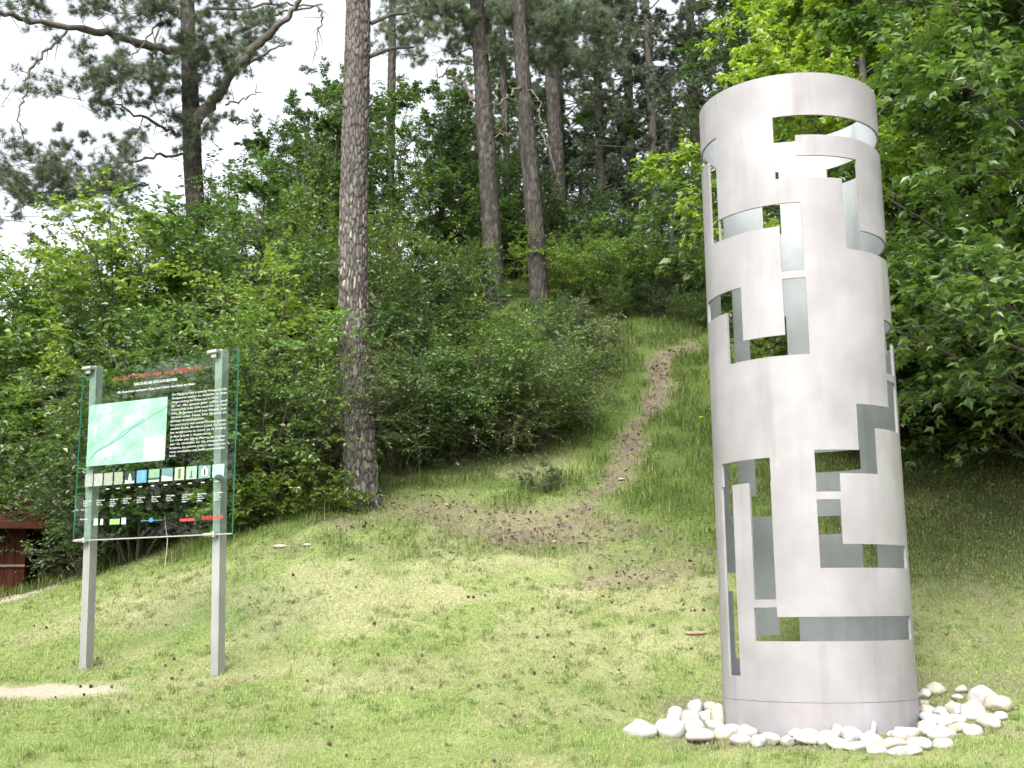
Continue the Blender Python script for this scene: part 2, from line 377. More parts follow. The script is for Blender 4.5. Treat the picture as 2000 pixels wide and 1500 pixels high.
SAND = [(*G2(*p), rx, ry, k) for p, rx, ry, k in [((60, 1352), .85, .36, 1.0), ((-160, 1352), .9, .42, 1.0), ((15, 1166), .8, 1.0, 1.0), ((-120, 1170), 2.0, 1.3, 1.0)]]
WILD = [(*G2(*p), rx, ry, k) for p, rx, ry, k in [((1180, 760), 1.5, 3.2, 1.0), ((1340, 900), 1.4, 3.5, 1.0), ((1360, 760), 1.6, 3.0, 1), ((580, 1010), 1.1, .5, .9), ((470, 1040), .9, .7, .8), ((760, 1065), 1.3, .3, .55), ((1000, 1075), 1.2, .25, .5), ((900, 945), 2.2, .4, .8), ((1060, 968), .35, .22, 1.0), ((800, 1020), .5, .3, .6), ((990, 985), .5, .3, .7), ((1150, 1010), .3, .25, .6), ((1010, 1070), .7, .2, .6), ((1180, 905), .25, .5, .8), ((1265, 880), .25, .6, .8), ((1325, 740), .25, .6, .8), ((200, 1100), 2.4, 1.2, .7),
        ((1900, 1000), 2.2, 2.5, .45), ((1250, 620), 3, 3, 1.0), ((1360, 1030), 1.0, .8, .7)]]
MOSS_SHADE = [(*G2(*p), rx, ry, k) for p, rx, ry, k in [((1860, 960), 2.0, 2.4, 1.0), ((2000, 930), 2.0, 2.4, 1.0), ((1900, 1080), 1.6, 1.1, .8), ((1860, 860), 3, 3, 1)]]  # mossy right slope, with the shade under the canopy painted into its colour
def blobs(x, y, L, warp=0.35, seed=5):
    wx = x + warp * (fbm(x * 2.2, y * 2.2, seed, 4) - .5) * 2; wy = y + warp * (fbm(x * 2.2 + 40, y * 2.2, seed + 1, 4) - .5) * 2
    m = np.zeros_like(x)
    for cx, cy_, rx, ry, k in L:
        d = ((wx - cx) / rx) ** 2 + ((wy - cy_) / ry) ** 2
        m = np.maximum(m, k * (1 - sstep(0.35, 1.5, d)))
    return m
def masks(x, y):
    n = fbm(x * 3.0, y * 3.0, 11, 5)
    pd = seg_dist(x, y, PATH) + (n - .5) * 0.55
    path = 1 - sstep(0.04, 0.30, pd)
    bare = np.maximum(blobs(x, y, BARE), path)
    bare = np.clip(bare * (0.15 + 1.45 * fbm(x * 5, y * 5, 21, 5)), 0, 1); bare = np.maximum(bare, path * (.55 + .5 * fbm(x * 4, y * 4, 27, 4)))
    straw = blobs(x, y, STRAW, .5, 31)
    gen = sstep(.5, .72, fbm(x * 1.1, y * 1.1, 44, 5)) * .45
    straw = np.clip(np.maximum(straw * (0.5 + fbm(x * 5, y * 5, 9, 4)), gen), 0, 1)
    sand = blobs(x, y, SAND, .18, 61)
    wild = blobs(x, y, WILD, .5, 71); wild = np.maximum(wild, sstep(16.5, 18.5, np.hypot(x, y)) * .9) * (1 - path)
    return bare, straw, sand, wild
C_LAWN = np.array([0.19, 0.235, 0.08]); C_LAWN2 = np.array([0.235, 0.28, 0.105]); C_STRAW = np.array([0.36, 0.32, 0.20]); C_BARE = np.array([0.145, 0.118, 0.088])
C_SAND = np.array([0.36, 0.315, 0.245]); C_WILD = np.array([0.085, 0.13, 0.028]); C_MOSS_SHADE = np.array([0.052, 0.066, 0.022])  # last colour: moss, darkened to stand for canopy shade
def mixc(a, b, t): return a + (b - a) * t[:, None]
def ground_colour(x, y, M4):
    bare, straw, sand, wild = M4
    n = fbm(x * 1.7, y * 1.7, 91, 4)
    c = np.tile(C_LAWN * .84, (len(x), 1)); c = mixc(c, C_LAWN2 * .84, sstep(.35, .65, n))
    c = mixc(c, C_STRAW, straw * .85); c = mixc(c, C_WILD * .8, wild * .85)
    c = mixc(c, C_BARE, bare)
    moss_shade = blobs(x, y, MOSS_SHADE, .5, 83); c = mixc(c, C_MOSS_SHADE, moss_shade * .85); c = mixc(c, C_SAND, sand)
    return c

def axis(pieces):
    out = []
    for a, b, s in pieces: out += list(np.arange(a, b, s))
    return np.array(out + [pieces[-1][1]])
gx = axis([(-300, -60, 20), (-60, -20, 2.5), (-20, -8, .4), (-8, 8.5, .075), (8.5, 20, .4), (20, 60, 2.5), (60, 300, 20)])
gy = axis([(-300, -40, 20), (-40, 0, 2.5), (0, 7, .35), (7, 18, .075), (18, 26, .15), (26, 60, 1.0), (60, 300, 20)])
GX, GY = np.meshgrid(gx, gy); gxx = GX.ravel(); gyy = GY.ravel()
gm = masks(gxx, gyy); gz = height(gxx, gyy)
gz = gz - 0.025 * gm[0] + 0.02 * (fbm(gxx * 7, gyy * 7, 14, 3) - .5) * (np.hypot(gxx, gyy) < 30)
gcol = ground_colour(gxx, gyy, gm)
nx_, ny_ = len(gx), len(gy)
ii = (np.arange(ny_ - 1)[:, None] * nx_ + np.arange(nx_ - 1)[None, :]).ravel()
gF = np.stack([ii, ii + 1, ii + 1 + nx_, ii + nx_], 1)
ground_mat = attr_mat('soil_and_turf', rough=0.95, bump=0.6, nscale=28, namp=0.35, spec=0.1)
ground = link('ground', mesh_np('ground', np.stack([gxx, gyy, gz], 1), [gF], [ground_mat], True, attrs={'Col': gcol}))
tag(ground, 'mown lawn rising to a wooded bank with a worn footpath', kind='structure')

# ------------------------------------------------------------------ grass blades
rng = np.random.default_rng(7)
def in_view(x, y, z, mx=60):
    d = np.stack([x, y, z - EYE], 1); cp, sp = math.cos(PITCH), math.sin(PITCH)
    f = d[:, 1] * cp + d[:, 2] * sp; u = -d[:, 1] * sp + d[:, 2] * cp
    px = 1000 + FPX * d[:, 0] / np.maximum(f, .1); py = 750 - FPX * u / np.maximum(f, .1)
    return (f > 1) & (px > -mx) & (px < 2000 + mx) & (py > -100) & (py < 1500 + 2 * mx)
def blades(P, H, W, C, lean, seg2=True):
    """each blade: a bent tapering strip"""
    n = len(P); r = np.random.default_rng(len(P))
    a = r.uniform(0, 2 * PI, n); ln = np.abs(r.normal(0, 1, n)) * lean
    D = np.stack([np.cos(a), np.sin(a), np.zeros(n)], 1); S = np.stack([-np.sin(a + r.normal(0, .6, n)), np.cos(a), np.zeros(n)], 1)
    up = np.array([0, 0, 1.0])
    mid = P + D * (ln * .3 * H)[:, None] + up * (H * .6)[:, None]
    tip = P + D * (ln * H)[:, None] + up * (H * np.clip(1 - .25 * ln, .3, 1))[:, None]
    w = W[:, None] * S
    V = np.stack([P - w, P + w, mid - w * .8, mid + w * .8, tip], 1).reshape(-1, 3)
    b = np.arange(n)[:, None] * 5
    Q = b + np.array([[0, 1, 3, 2]]); T = b + np.array([[2, 3, 4]])
    return V, [Q, T], np.repeat(C, 5, 0)
def scatter(n, x0, x1, y0, y1):
    return rng.uniform(x0, x1, n), rng.uniform(y0, y1, n)
grass_mat = attr_mat('grass_blades', rough=0.6, trans=0.35, namp=0.12, nscale=6, spec=0.3)
# mown lawn: denser near the camera
xs, ys = scatter(700000, -7.5, 7.5, 7.6, 17.5)
rr_ = np.hypot(xs, ys)
keep = rng.random(len(xs)) < np.clip((10.5 / rr_) ** 2.4, 0.11, 1) * (.62 + .5 * fbm(xs * 2, ys * 2, 77, 3))
xs, ys = xs[keep], ys[keep]; zs = height(xs, ys)
k = in_view(xs, ys, zs); xs, ys, zs = xs[k], ys[k], zs[k]
mm = masks(xs, ys)
k = (rng.random(len(xs)) > np.maximum(mm[0] * .93, mm[2] * 1.0)) & (np.hypot(xs - 2.41, ys - 9.78) > .8); xs, ys, zs = xs[k], ys[k], zs[k]; mm = [q[k] for q in mm]
H = rng.uniform(.014, .046, len(xs)) * (1 - .25 * mm[1]) * (.4 + 1.3 * fbm(xs * 4, ys * 4, 3, 4))
W = rng.uniform(.0014, .0026, len(xs)) * np.clip(np.hypot(xs, ys) / 9, 1, 2)
t = rng.random(len(xs))
C = mixc(np.tile(np.array([0.15, 0.225, 0.055]), (len(xs), 1)), np.array([0.30, 0.38, 0.13]), t)
C = C * (1.16 + .26 * fbm(xs * 2.3, ys * 2.3, 201, 4))[:, None]
C = mixc(C, C_STRAW * 1.1, np.clip((rng.random(len(xs)) < mm[1] * .7 + .12) * 1.0, 0, 1))
C = mixc(C, C_WILD * 1.25, mm[3] * .6)
V, F, CC = blades(np.stack([xs, ys, zs - .004], 1), H, W, C, .8)
lawn = link('lawn_grass', mesh_np('lawn_grass', V, F, [grass_mat], attrs={'Col': CC}))
tag(lawn, 'short mown grass, yellowish with straw-coloured patches, on the lawn', 'grass', kind='stuff')
n_lawn = len(xs)
# coarser tufts that the mower left standing
cx_, cy2 = scatter(2600, -7, 7, 7.7, 15.5); nb = 16; xs = np.repeat(cx_, nb) + rng.normal(0, .028, 2600 * nb); ys = np.repeat(cy2, nb) + rng.normal(0, .028, 2600 * nb)
zs = height(xs, ys); mm = masks(xs, ys); ft = np.repeat(fbm(cx_ * 1.2, cy2 * 1.2, 411, 3), nb)
k = in_view(xs, ys, zs) & (mm[0] < .35) & (mm[2] < .1) & (ft > .46) & (np.hypot(xs - 2.5, ys - 9.8) > 1.15); xs, ys, zs, ft = xs[k], ys[k], zs[k], ft[k]; mm = [q[k] for q in mm]
n = len(xs); H = rng.uniform(.03, .085, n); W = rng.uniform(.0022, .004, n); C = mixc(np.tile(np.array([0.10, 0.175, 0.035]), (n, 1)), np.array([0.27, 0.36, 0.11]), rng.random(n)); C = mixc(C, C_STRAW, (rng.random(n) < .08 + .4 * mm[1]) * .9)
V, F, CC = blades(np.stack([xs, ys, zs - .006], 1), H, W, C, 1.0)
tag(link('lawn_tufts', mesh_np('lawn_tufts', V, F, [grass_mat], attrs={'Col': CC})), 'coarse unmown tufts of grass spread over the lawn', 'grass', kind='stuff')
# weeds and clover: rosettes of small broad leaves, and darker taller tufts
xs, ys = scatter(3200, -7, 7, 7.8, 16.5); zs = height(xs, ys); cl = fbm(xs * 1.3, ys * 1.3, 301, 3); mm = masks(xs, ys)
k = in_view(xs, ys, zs) & (rng.random(len(xs)) < sstep(.42, .62, cl)) & (mm[2] < .2) & (mm[0] < .5) & (np.hypot(xs - 2.41, ys - 9.78) > .85); xs, ys, zs = xs[k], ys[k], zs[k]
n = len(xs); nl_ = 7; idx = np.repeat(np.arange(n), nl_); a = rng.uniform(0, 2 * PI, len(idx)); L = rng.uniform(.012, .038, len(idx)) * np.repeat(rng.uniform(.6, 1.4, n), nl_)
P = np.stack([xs[idx], ys[idx], zs[idx] + .012 + rng.uniform(0, .014, len(idx))], 1); P[:, :2] += rng.normal(0, .02, (len(idx), 2))
D = np.stack([np.cos(a), np.sin(a), rng.uniform(-.1, .6, len(idx))], 1); S = np.stack([-np.sin(a), np.cos(a), rng.normal(0, .2, len(idx))], 1); w = (L * rng.uniform(.25, .42, len(idx)))[:, None]; L = L[:, None]
V = np.stack([P, P + D * L * .5 + S * w, P + D * L, P + D * L * .5 - S * w], 1).reshape(-1, 3); F = [np.arange(len(idx))[:, None] * 4 + np.array([[0, 1, 2, 3]])]
CC = np.repeat(mixc(np.tile(np.array([.15, .23, .06]), (len(idx), 1)), np.array([.27, .35, .13]), rng.random(len(idx))), 4, 0)
tag(link('lawn_weeds', mesh_np('lawn_weeds', V, F, [grass_mat], attrs={'Col': CC})), 'low clover and broad-leaved weeds spread through the lawn', 'weeds', kind='stuff')
# long grass on the bank
xs, ys = scatter(230000, -9, 9, 12, 27)
mm = masks(xs, ys); zs = height(xs, ys)
tuft = fbm(xs * 3.2, ys * 3.2, 123, 3)
k = (rng.random(len(xs)) < mm[3] * sstep(.3, .6, tuft) * (1 - .93 * mm[0])) & in_view(xs, ys, zs); xs, ys, zs, tuft = xs[k], ys[k], zs[k], tuft[k]
H = rng.uniform(.08, .24, len(xs)) * (.5 + 1.0 * tuft); W = rng.uniform(.002, .0045, len(xs)) * np.clip(np.hypot(xs, ys) / 15, .8, 1.6)
t = rng.random(len(xs))
C = mixc(np.tile(np.array([0.065, 0.115, 0.02]), (len(xs), 1)), np.array([0.15, 0.22, 0.045]), t)
C = mixc(C, C_STRAW, (rng.random(len(xs)) < .12) * .8)
C = C * (1 - .4 * blobs(xs, ys, MOSS_SHADE, .5, 83))[:, None]  # blades on the mossy slope painted darker for the canopy shade
V, F, CC = blades(np.stack([xs, ys, zs - .01], 1), H, W, C, .9)
bank = link('bank_grass', mesh_np('bank_grass', V, F, [grass_mat], attrs={'Col': CC}))
tag(bank, 'long uncut green grass on the bank beside the footpath', 'grass', kind='stuff')
n_bank = len(xs)
# litter: dead leaves, bark crumbs and needles on the bare ground and the path
xs, ys = scatter(60000, -5, 8, 12.5, 24)
mm = masks(xs, ys); zs = height(xs, ys)
k = (rng.random(len(xs)) < mm[0] * .5 + .004) & in_view(xs, ys, zs); xs, ys, zs = xs[k], ys[k], zs[k]
n = len(xs); a = rng.uniform(0, 2 * PI, n); L = rng.uniform(.012, .04, n); w = L * rng.uniform(.15, .7, n)
dx = np.stack([np.cos(a) * L, np.sin(a) * L, rng.normal(0, .25, n) * L], 1); dy = np.stack([-np.sin(a) * w, np.cos(a) * w, rng.normal(0, .3, n) * w], 1)
P = np.stack([xs, ys, zs + .006 - .02 * 0], 1)
V = np.stack([P - dx, P + dy, P + dx, P - dy], 1).reshape(-1, 3); V[:, 2] += np.repeat(rng.uniform(0, .012, n), 4)
F = [np.arange(n)[:, None] * 4 + np.array([[0, 1, 2, 3]])]
pal = np.array([[.09, .055, .035], [.20, .14, .09], [.33, .25, .17], [.14, .08, .055], [.45, .38, .28]])
CC = np.repeat(pal[rng.choice(5, n, p=[.36, .30, .14, .16, .04])], 4, 0)
litter = link('leaf_litter', mesh_np('leaf_litter', V, F, [attr_mat('dead_leaves', rough=.8, namp=.2)], attrs={'Col': CC}))
tag(litter, 'brown leaf litter and bark crumbs on the bare ground and footpath', 'leaf litter', kind='stuff')

# ------------------------------------------------------------------ the pierced metal cylinder
CX, CY_, CR, TH = 2.4105, 9.7764, 0.75, 0.018
FACE = math.atan2(-CY_, -CX)                                     # direction from the axis towards the camera
OPEN = [  # theta0, theta1 (degrees from the side facing the lawn, + to the right), z0, z1 relative to eye height
    (-8.7, 106, 3.752, 3.922), (-8.7, 4.4, 3.392, 3.752), (-8.7, 44.8, 3.392, 3.577), (32.4, 44.8, 2.81, 3.392), (32.4, 112, 2.81, 2.98),
    (-102, -51, 3.745, 3.910), (-62.5, -52.5, 3.010, 3.745), (-52, 5.3, 3.005, 3.190), (-7.8, 5.4, 2.627, 3.005), (-7.8, 5.8, 1.955, 2.569),
    (-76, -35, 2.385, 2.560), (-48, -35, 1.957, 2.385), (-48, 5.8, 1.955, 2.119), (62.6, 108, 2.112, 2.285), (61.5, 76.5, 1.846, 2.112),
    (61, 76.5, 1.566, 1.786), (32.4, 76.0, 1.386, 1.566), (32.2, 46.6, 1.028, 1.386), (5.2, 46.6, 1.028, 1.207), (5.2, 19.2, 0.888, 1.028),
    (5.0, 18.6, 0.317, 0.829), (5.0, 74, 0.317, 0.493), (-61.2, -20.9, 0.985, 1.167), (-63.0, -50, -0.485, 0.985), (-35.6, -21.2, 0.090, 0.985),
    (-36.4, -21.1, -0.220, 0.031), (-36.4, 73, -0.220, -0.041),
    # far side
    (122, 153.6, 3.780, 3.955), (80, 112, 2.70, 2.985), (-126, -97, 3.25, 3.952), (-172, -159, 3.40, 3.68), (-131.5, -116.8, 2.05, 2.98),
    (-172, -158, 2.255, 2.62), (-158, -144, 2.20, 2.62), (141.3, 176, 1.195, 1.372), (157, 178, 0.655, 0.812), (132.2, 144.4, 0.28, 0.60),
    (-170, -138.5, -0.42, -0.20), (-170, -156.4, -0.20, 0.02), (-160, -143.5, 0.815, 1.42), (-143.5, -129.6, 0.815, 0.990), (-129.6, -117.5, 0.815, 1.42),
    (-124, -116.5, -0.383, 0.326), (-116.5, -110, 0.172, 0.326), (-172.2, -169.3, 3.93, 4.0),
]
ZTOP, ZSEAM, ZBOT = 4.285, -0.658, -1.15
def shell_mesh(name, z0, z1, openings, r_out, th, mats):
    tb = set(np.round(np.arange(-180, 180, 2.5), 3)); zb = {z0, z1}
    for a, b, c, d in openings:
        tb |= {round(a, 3), round(b, 3)}; zb |= {c, d}
    T = np.array(sorted(t for t in tb if -180 <= t < 180)); Z = np.array(sorted(zb))
    # merge near-duplicate columns that no opening needs
    nt_, nz_ = len(T), len(Z)
    Tm = (T + np.append(T[1:], 180)) / 2; Zm = (Z[:-1] + Z[1:]) / 2
    solid = np.ones((nt_, nz_ - 1), bool)
    for a, b, c, d in openings:
        solid &= ~(((Tm > a) & (Tm < b))[:, None] & ((Zm > c) & (Zm < d))[None, :])
    V = []; F = []; MI = []; SM = []
    def nodes(r):
        s = len(V)
        for t in T:
            an = FACE + R_(t)
            for z in Z: V.append((r * math.cos(an), r * math.sin(an), z + EYE))
        return s
    so = nodes(r_out); si = nodes(r_out - th); eo = nodes(r_out); ei = nodes(r_out - th)
    for i in range(nt_):
        j = (i + 1) % nt_
        for k in range(nz_ - 1):
            if not solid[i, k]: continue
            a, b, c, d = i * nz_ + k, j * nz_ + k, j * nz_ + k + 1, i * nz_ + k + 1
            F.append((so + a, so + b, so + c, so + d)); MI.append(0); SM.append(True)
            F.append((si + d, si + c, si + b, si + a)); MI.append(1); SM.append(True)
            if k == 0 or not solid[i, k - 1]: F.append((eo + b, eo + a, ei + a, ei + b)); MI.append(0); SM.append(False)
            if k == nz_ - 2 or not solid[i, k + 1]: F.append((eo + d, eo + c, ei + c, ei + d)); MI.append(0); SM.append(False)
            if not solid[j, k]: F.append((eo + c, eo + b, ei + b, ei + c)); MI.append(0); SM.append(False)
            if not solid[(i - 1) % nt_, k]: F.append((eo + a, eo + d, ei + d, ei + a)); MI.append(0); SM.append(False)
    me = mesh_np(name, np.array(V), [np.array(F)], mats, SM, MI)
    import bmesh
    bm = bmesh.new(); bm.from_mesh(me)
    bmesh.ops.delete(bm, geom=[v for v in bm.verts if not v.link_faces], context='VERTS'); bm.to_mesh(me); bm.free()
    return me
# keep theta columns clean: openings whose edges nearly coincide share one edge
cyl = thing('metal_sculpture', 'tall pale metal cylinder with angular cut-outs standing in a bed of white stones', 'sculpture', (CX, CY_, 0))
link('shell', shell_mesh('shell', ZSEAM + .006, ZTOP, OPEN, CR, TH, [M['shell_out'], M['shell_in']]), cyl)
br = link('base_ring', shell_mesh('base_ring', ZBOT, ZSEAM - .006, [], CR + .002, TH, [M['shell_out'], M['shell_in']]), cyl)
w = MB(); an = np.linspace(0, 2 * PI, 145)
w.tube(np.stack([np.cos(an) * (CR - .001), np.sin(an) * (CR - .001), np.full(145, ZSEAM + EYE) + .0015 * np.sin(an * 61)], 1), .0048, 8, cap=False)
w.build('weld_seam', M['shell_out'], cyl, True)

# ------------------------------------------------------------------ stones round its foot
def stone_mat(name, col, v=.16):
    return simple(name, col, 0.75, 0, noise=v, nscale=9, bump=.35, bscale=30, spec=.3)
SM_ = {'white': stone_mat('white_limestone', (.40, .392, .372), .3), 'cream': stone_mat('cream_limestone', (.38, .35, .29), .28), 'beige': stone_mat('beige_sandstone', (.37, .335, .27), .3),
       'grey': stone_mat('grey_pebble', (.34, .345, .33)), 'orange': stone_mat('orange_stone', (.42, .35, .26)), 'pink': stone_mat('pinkish_stone', (.40, .345, .325)), 'bluish': stone_mat('bluish_white_stone', (.40, .43, .43), .25)}
_ico = None
def ico(sub=3):
    import bmesh
    bm = bmesh.new(); bmesh.ops.create_icosphere(bm, subdivisions=sub, radius=1)
    V = np.array([v.co[:] for v in bm.verts]); F = np.array([[v.index for v in f.verts] for f in bm.faces]); bm.free(); return V, F
IV, IF = ico(3)
def n3(V, seed, s):   # cheap 3-D noise from three slices
    return (vnoise(V[:, 0] * s + 7, V[:, 1] * s + 3, seed) + vnoise(V[:, 1] * s + 5, V[:, 2] * s + 9, seed + 1) + vnoise(V[:, 2] * s + 2, V[:, 0] * s + 8, seed + 2)) / 1.5 - 1
def stone_mesh(seed, sx, sy, sz, rough=.2):
    r = np.random.default_rng(seed); V = IV.copy()
    for _ in range(7):                                           # a few blunted facets
        nrm = r.normal(size=3); nrm /= np.linalg.norm(nrm); d = V @ nrm; c = r.uniform(.62, .92)
        V -= np.outer(np.maximum(d - c, 0) * .8, nrm)
    V *= (1 + rough * n3(V, seed, 1.3) + .05 * n3(V, seed + 9, 4))[:, None]
    return V * np.array([sx, sy, sz])
STONES = [  # centre and size read in the close-up of the foot (x, y, w, h), colour, label
    (125, 618, 142, 84, 'white', 'broad white stone at the far left tip of the stone bed'),
    (265, 612, 138, 92, 'white', 'round white stone second from the left tip of the stone bed'),
    (303, 540, 72, 60, 'grey', 'small grey-white stone behind the second stone from the left tip'),
    (370, 560, 90, 62, 'cream', 'cream stone behind the left end of the ring, left of the cylinder'),
    (402, 508, 78, 66, 'white', 'pointed white stone highest in the pile left of the cylinder'),
    (392, 605, 92, 74, 'white', 'white stone in front of the pile left of the cylinder'),
    (480, 514, 74, 46, 'beige', 'flat beige stone behind the slab leaning on the cylinder'),
    (440, 552, 60, 50, 'bluish', 'bluish stone wedged in the pile left of the cylinder'),
    (508, 556, 66, 110, 'beige', 'beige slab leaning upright against the left side of the cylinder'),
    (430, 645, 150, 56, 'cream', 'long flat cream stone at the front edge left of the cylinder'),
    (540, 640, 110, 60, 'cream', 'yellowish flat stone in front of the leaning slab'),
    (602, 612, 86, 46, 'bluish', 'bluish white stone against the lower left edge of the cylinder'),
    (675, 625, 96, 58, 'cream', 'cream yellow stone against the cylinder foot, left of centre'),
    (618, 662, 96, 44, 'white', 'flat white stone at the front edge below the bluish one'),
    (752, 660, 116, 50, 'white', 'white stone in the front row below the left half of the cylinder'),
    (700, 680, 70, 34, 'grey', 'small grey stone sunk in the front row left of centre'),
    (845, 672, 56, 36, 'grey', 'small dark grey stone in the front row, left of centre'),
    (905, 628, 80, 44, 'cream', 'flat cream stone touching the cylinder foot near its middle'),
    (960, 618, 84, 46, 'orange', 'yellow tinted stone touching the cylinder foot near its middle'),
    (945, 662, 124, 48, 'white', 'long white stone in the front row below the middle of the cylinder'),
    (1030, 668, 80, 40, 'white', 'small white stone right of the long middle one in the front row'),
    (1082, 625, 66, 60, 'cream', 'upright cream stone at the cylinder foot, right of its middle'),
    (1150, 642, 104, 64, 'white', 'big white stone at the cylinder foot beside the thin sliver'),
    (1100, 690, 100, 40, 'white', 'flat white stone at the front edge, right of the middle'),
    (1228, 608, 26, 62, 'bluish', 'thin pale sliver of stone stuck upright against the cylinder'),
    (1248, 664, 112, 52, 'white', 'white stone in the front row just right of the thin sliver'),
    (1180, 705, 110, 38, 'white', 'long low white stone on the lawn edge at the front corner'),
    (1275, 712, 90, 44, 'white', 'round white stone on the lawn edge at the front corner'),
    (1355, 690, 130, 56, 'orange', 'cream stone streaked with orange in the front right row'),
    (1425, 642, 120, 62, 'pink', 'pinkish white stone at the right foot of the cylinder'),
    (1490, 690, 108, 60, 'white', 'white stone at the front edge on the right'),
    (1385, 728, 100, 40, 'white', 'flat white stone lowest in the bed, on the lawn edge'),
    (1450, 728, 90, 36, 'cream', 'flat cream stone on the lawn edge right of the front corner'),
    (1590, 640, 130, 62, 'white', 'big white stone in the middle of the right arm of the bed'),
    (1600, 690, 96, 40, 'cream', 'flat cream stone at the grass edge of the right arm'),
    (1530, 600, 80, 40, 'pink', 'flat pinkish stone close to the right side of the cylinder'),
    (1522, 518, 66, 42, 'beige', 'beige stone touching the right side of the cylinder at the back'),
    (1515, 555, 56, 34, 'grey', 'greenish grey stone touching the right side of the cylinder'),
    (1590, 530, 64, 34, 'grey', 'small grey stone in the back row right of the cylinder'),
    (1652, 518, 84, 48, 'beige', 'sand coloured stone in the back row right of the cylinder'),
    (1570, 570, 118, 48, 'bluish', 'pale angular stone in the middle of the right arm'),
    (1660, 568, 90, 46, 'white', 'white stone below the sand coloured one in the right arm'),
    (1684, 606, 100, 44, 'orange', 'orange brown stone in the right arm of the bed'),
    (1745, 540, 112, 72, 'white', 'large white stone below the biggest one at the right tip'),
    (1810, 460, 118, 88, 'white', 'biggest white boulder on top at the right tip of the bed'),
    (1872, 500, 112, 74, 'beige', 'large beige stone at the right tip below the biggest boulder'),
    (1825, 580, 96, 60, 'cream', 'cream stone at the lower edge of the right tip'),
    (1752, 622, 82, 52, 'cream', 'greyish cream stone at the grass edge near the right tip'),
    (1890, 556, 56, 36, 'white', 'small white stone outermost at the right tip'),
]
for i, (zx, zy, zw, zh, colr, lab) in enumerate(STONES):
    px, py, wpx, hpx = 1200 + zx / 2.5, 1180 + (zy + zh * .35) / 2.5, zw / 2.5, zh / 2.5
    g = ground_hit(px, py); rho = math.hypot(g[0], g[1])
    sx = wpx / FPX * rho / 2 * 1.16; sz = max(hpx / FPX * rho / 2 * 1.25, .045); sy = min(max(sx * .8, .05), .12)
    if 'slab' in lab or 'sliver' in lab: sy = .04 if 'slab' in lab else .02
    dc = np.array([g[0] - CX, g[1] - CY_]); q = np.linalg.norm(dc); need = CR + min(sx, sy) * .8 + .01
    if q < need: g[:2] = np.array([CX, CY_]) + dc / q * need; g[2] = hz(g[0], g[1])
    o = link('stone', mesh_np('stone', stone_mesh(100 + i, sx, sy, sz), [IF], [SM_[colr]], True))
    o.location = (g[0], g[1], g[2] + sz * .5); rs = random.Random(i)
    o.rotation_euler = (rs.uniform(-.15, .15), rs.uniform(-.15, .15), rs.uniform(-.5, .5) + math.atan2(-g[0], g[1]))
    tag(o, lab, 'stone', 'stones in the bed round the metal cylinder')
rs = random.Random(11); fill = []
for _ in range(900):
    a = rs.uniform(R_(150), R_(395)); d = rs.uniform(.84, 1.36); x, y = CX + math.cos(a) * d, CY_ + math.sin(a) * d
    if abs(x - CX - .15) * .72 + abs(y - CY_ - .1) * .78 > .98 or y > CY_ + .35: continue
    if all(math.hypot(x - p[0], y - p[1]) > .13 for p in fill) and len(fill) < 44: fill.append((x, y))
for i, (x, y) in enumerate(fill):
    s = rs.uniform(.05, .085)
    o = link('stone', mesh_np('stone', stone_mesh(500 + i, s, s * .8, s * .65), [IF], [SM_[rs.choice(['white', 'white', 'white', 'cream', 'bluish'])]], True))
    o.location = (x, y, hz(x, y) + s * .18); o.rotation_euler = (rs.uniform(-.3, .3), rs.uniform(-.3, .3), rs.uniform(0, 6))
    tag(o, 'small pale stone filling a gap between the larger stones of the bed', 'stone', 'small filler stones in the stone bed')
# the rest of the bed, mostly hidden behind the cylinder
rs = random.Random(5); bed = []
for _ in range(400):
    a = rs.uniform(R_(55), R_(115)) ; d = rs.uniform(.88, 1.2)
    x, y = CX + math.cos(a) * d, CY_ + math.sin(a) * d
    if all(math.hypot(x - p[0], y - p[1]) > .19 for p in bed) and len(bed) < 6: bed.append((x, y))
for i, (x, y) in enumerate(bed):
    s = rs.uniform(.07, .115)
    o = link('stone', mesh_np('stone', stone_mesh(300 + i, s, s * .8, s * .6), [IF], [SM_[rs.choice(['white', 'white', 'cream', 'grey'])]], True))
    o.location = (x, y, hz(x, y) + s * .15); o.rotation_euler = (0, 0, rs.uniform(0, 6))
    tag(o, 'pale stone in the bed behind the metal cylinder', 'stone', 'stones behind the metal cylinder')

# ------------------------------------------------------------------ information sign: glass pane on two steel posts
SX, SY_ = -4.227, 11.551; SRZ = math.atan2(-.4408, .8976)
sign = thing('information_sign', 'glass information board with map and white text on two steel posts', 'sign', (SX, SY_, 0), SRZ)
LEAN = -.03
for xt, gz0 in ((.205, 1.15), (1.775, 1.03)):
    p = MB(); Mx = Matrix.Translation((xt, .04, 1.1)) @ Matrix.Rotation(LEAN, 4, 'Y')
    p.box(-.084, 0, 0, .106, -.5, 2.945, .007, Mx); p.build('post', M['steel'], sign)
    q = MB(); q.box(-.115, -.005, -.075, .02, 2.90, 2.93, .004, Mx); q.box(-.085, -.03, -.05, -.03, 2.86, 2.90, .003, Mx); q.build('clamp', M['clamp'], sign)
    q = MB(); q.box(-.13, -.03, -.075, .02, 1.215, 1.24, .004, Mx); q.box(-.04, -.012, -.06, -.02, 1.2, 1.25, .003, Mx); q.build('clamp', M['clamp'], sign)
gm_, nt, out = new_mat('pane_glass')
tb_ = nt.nodes.new('ShaderNodeBsdfTransparent'); tb_.inputs['Color'].default_value = (.87, .955, .915, 1)
gb_ = nt.nodes.new('ShaderNodeBsdfGlossy'); gb_.inputs['Roughness'].default_value = .02
fr_ = nt.nodes.new('ShaderNodeFresnel'); fr_.inputs['IOR'].default_value = 1.55
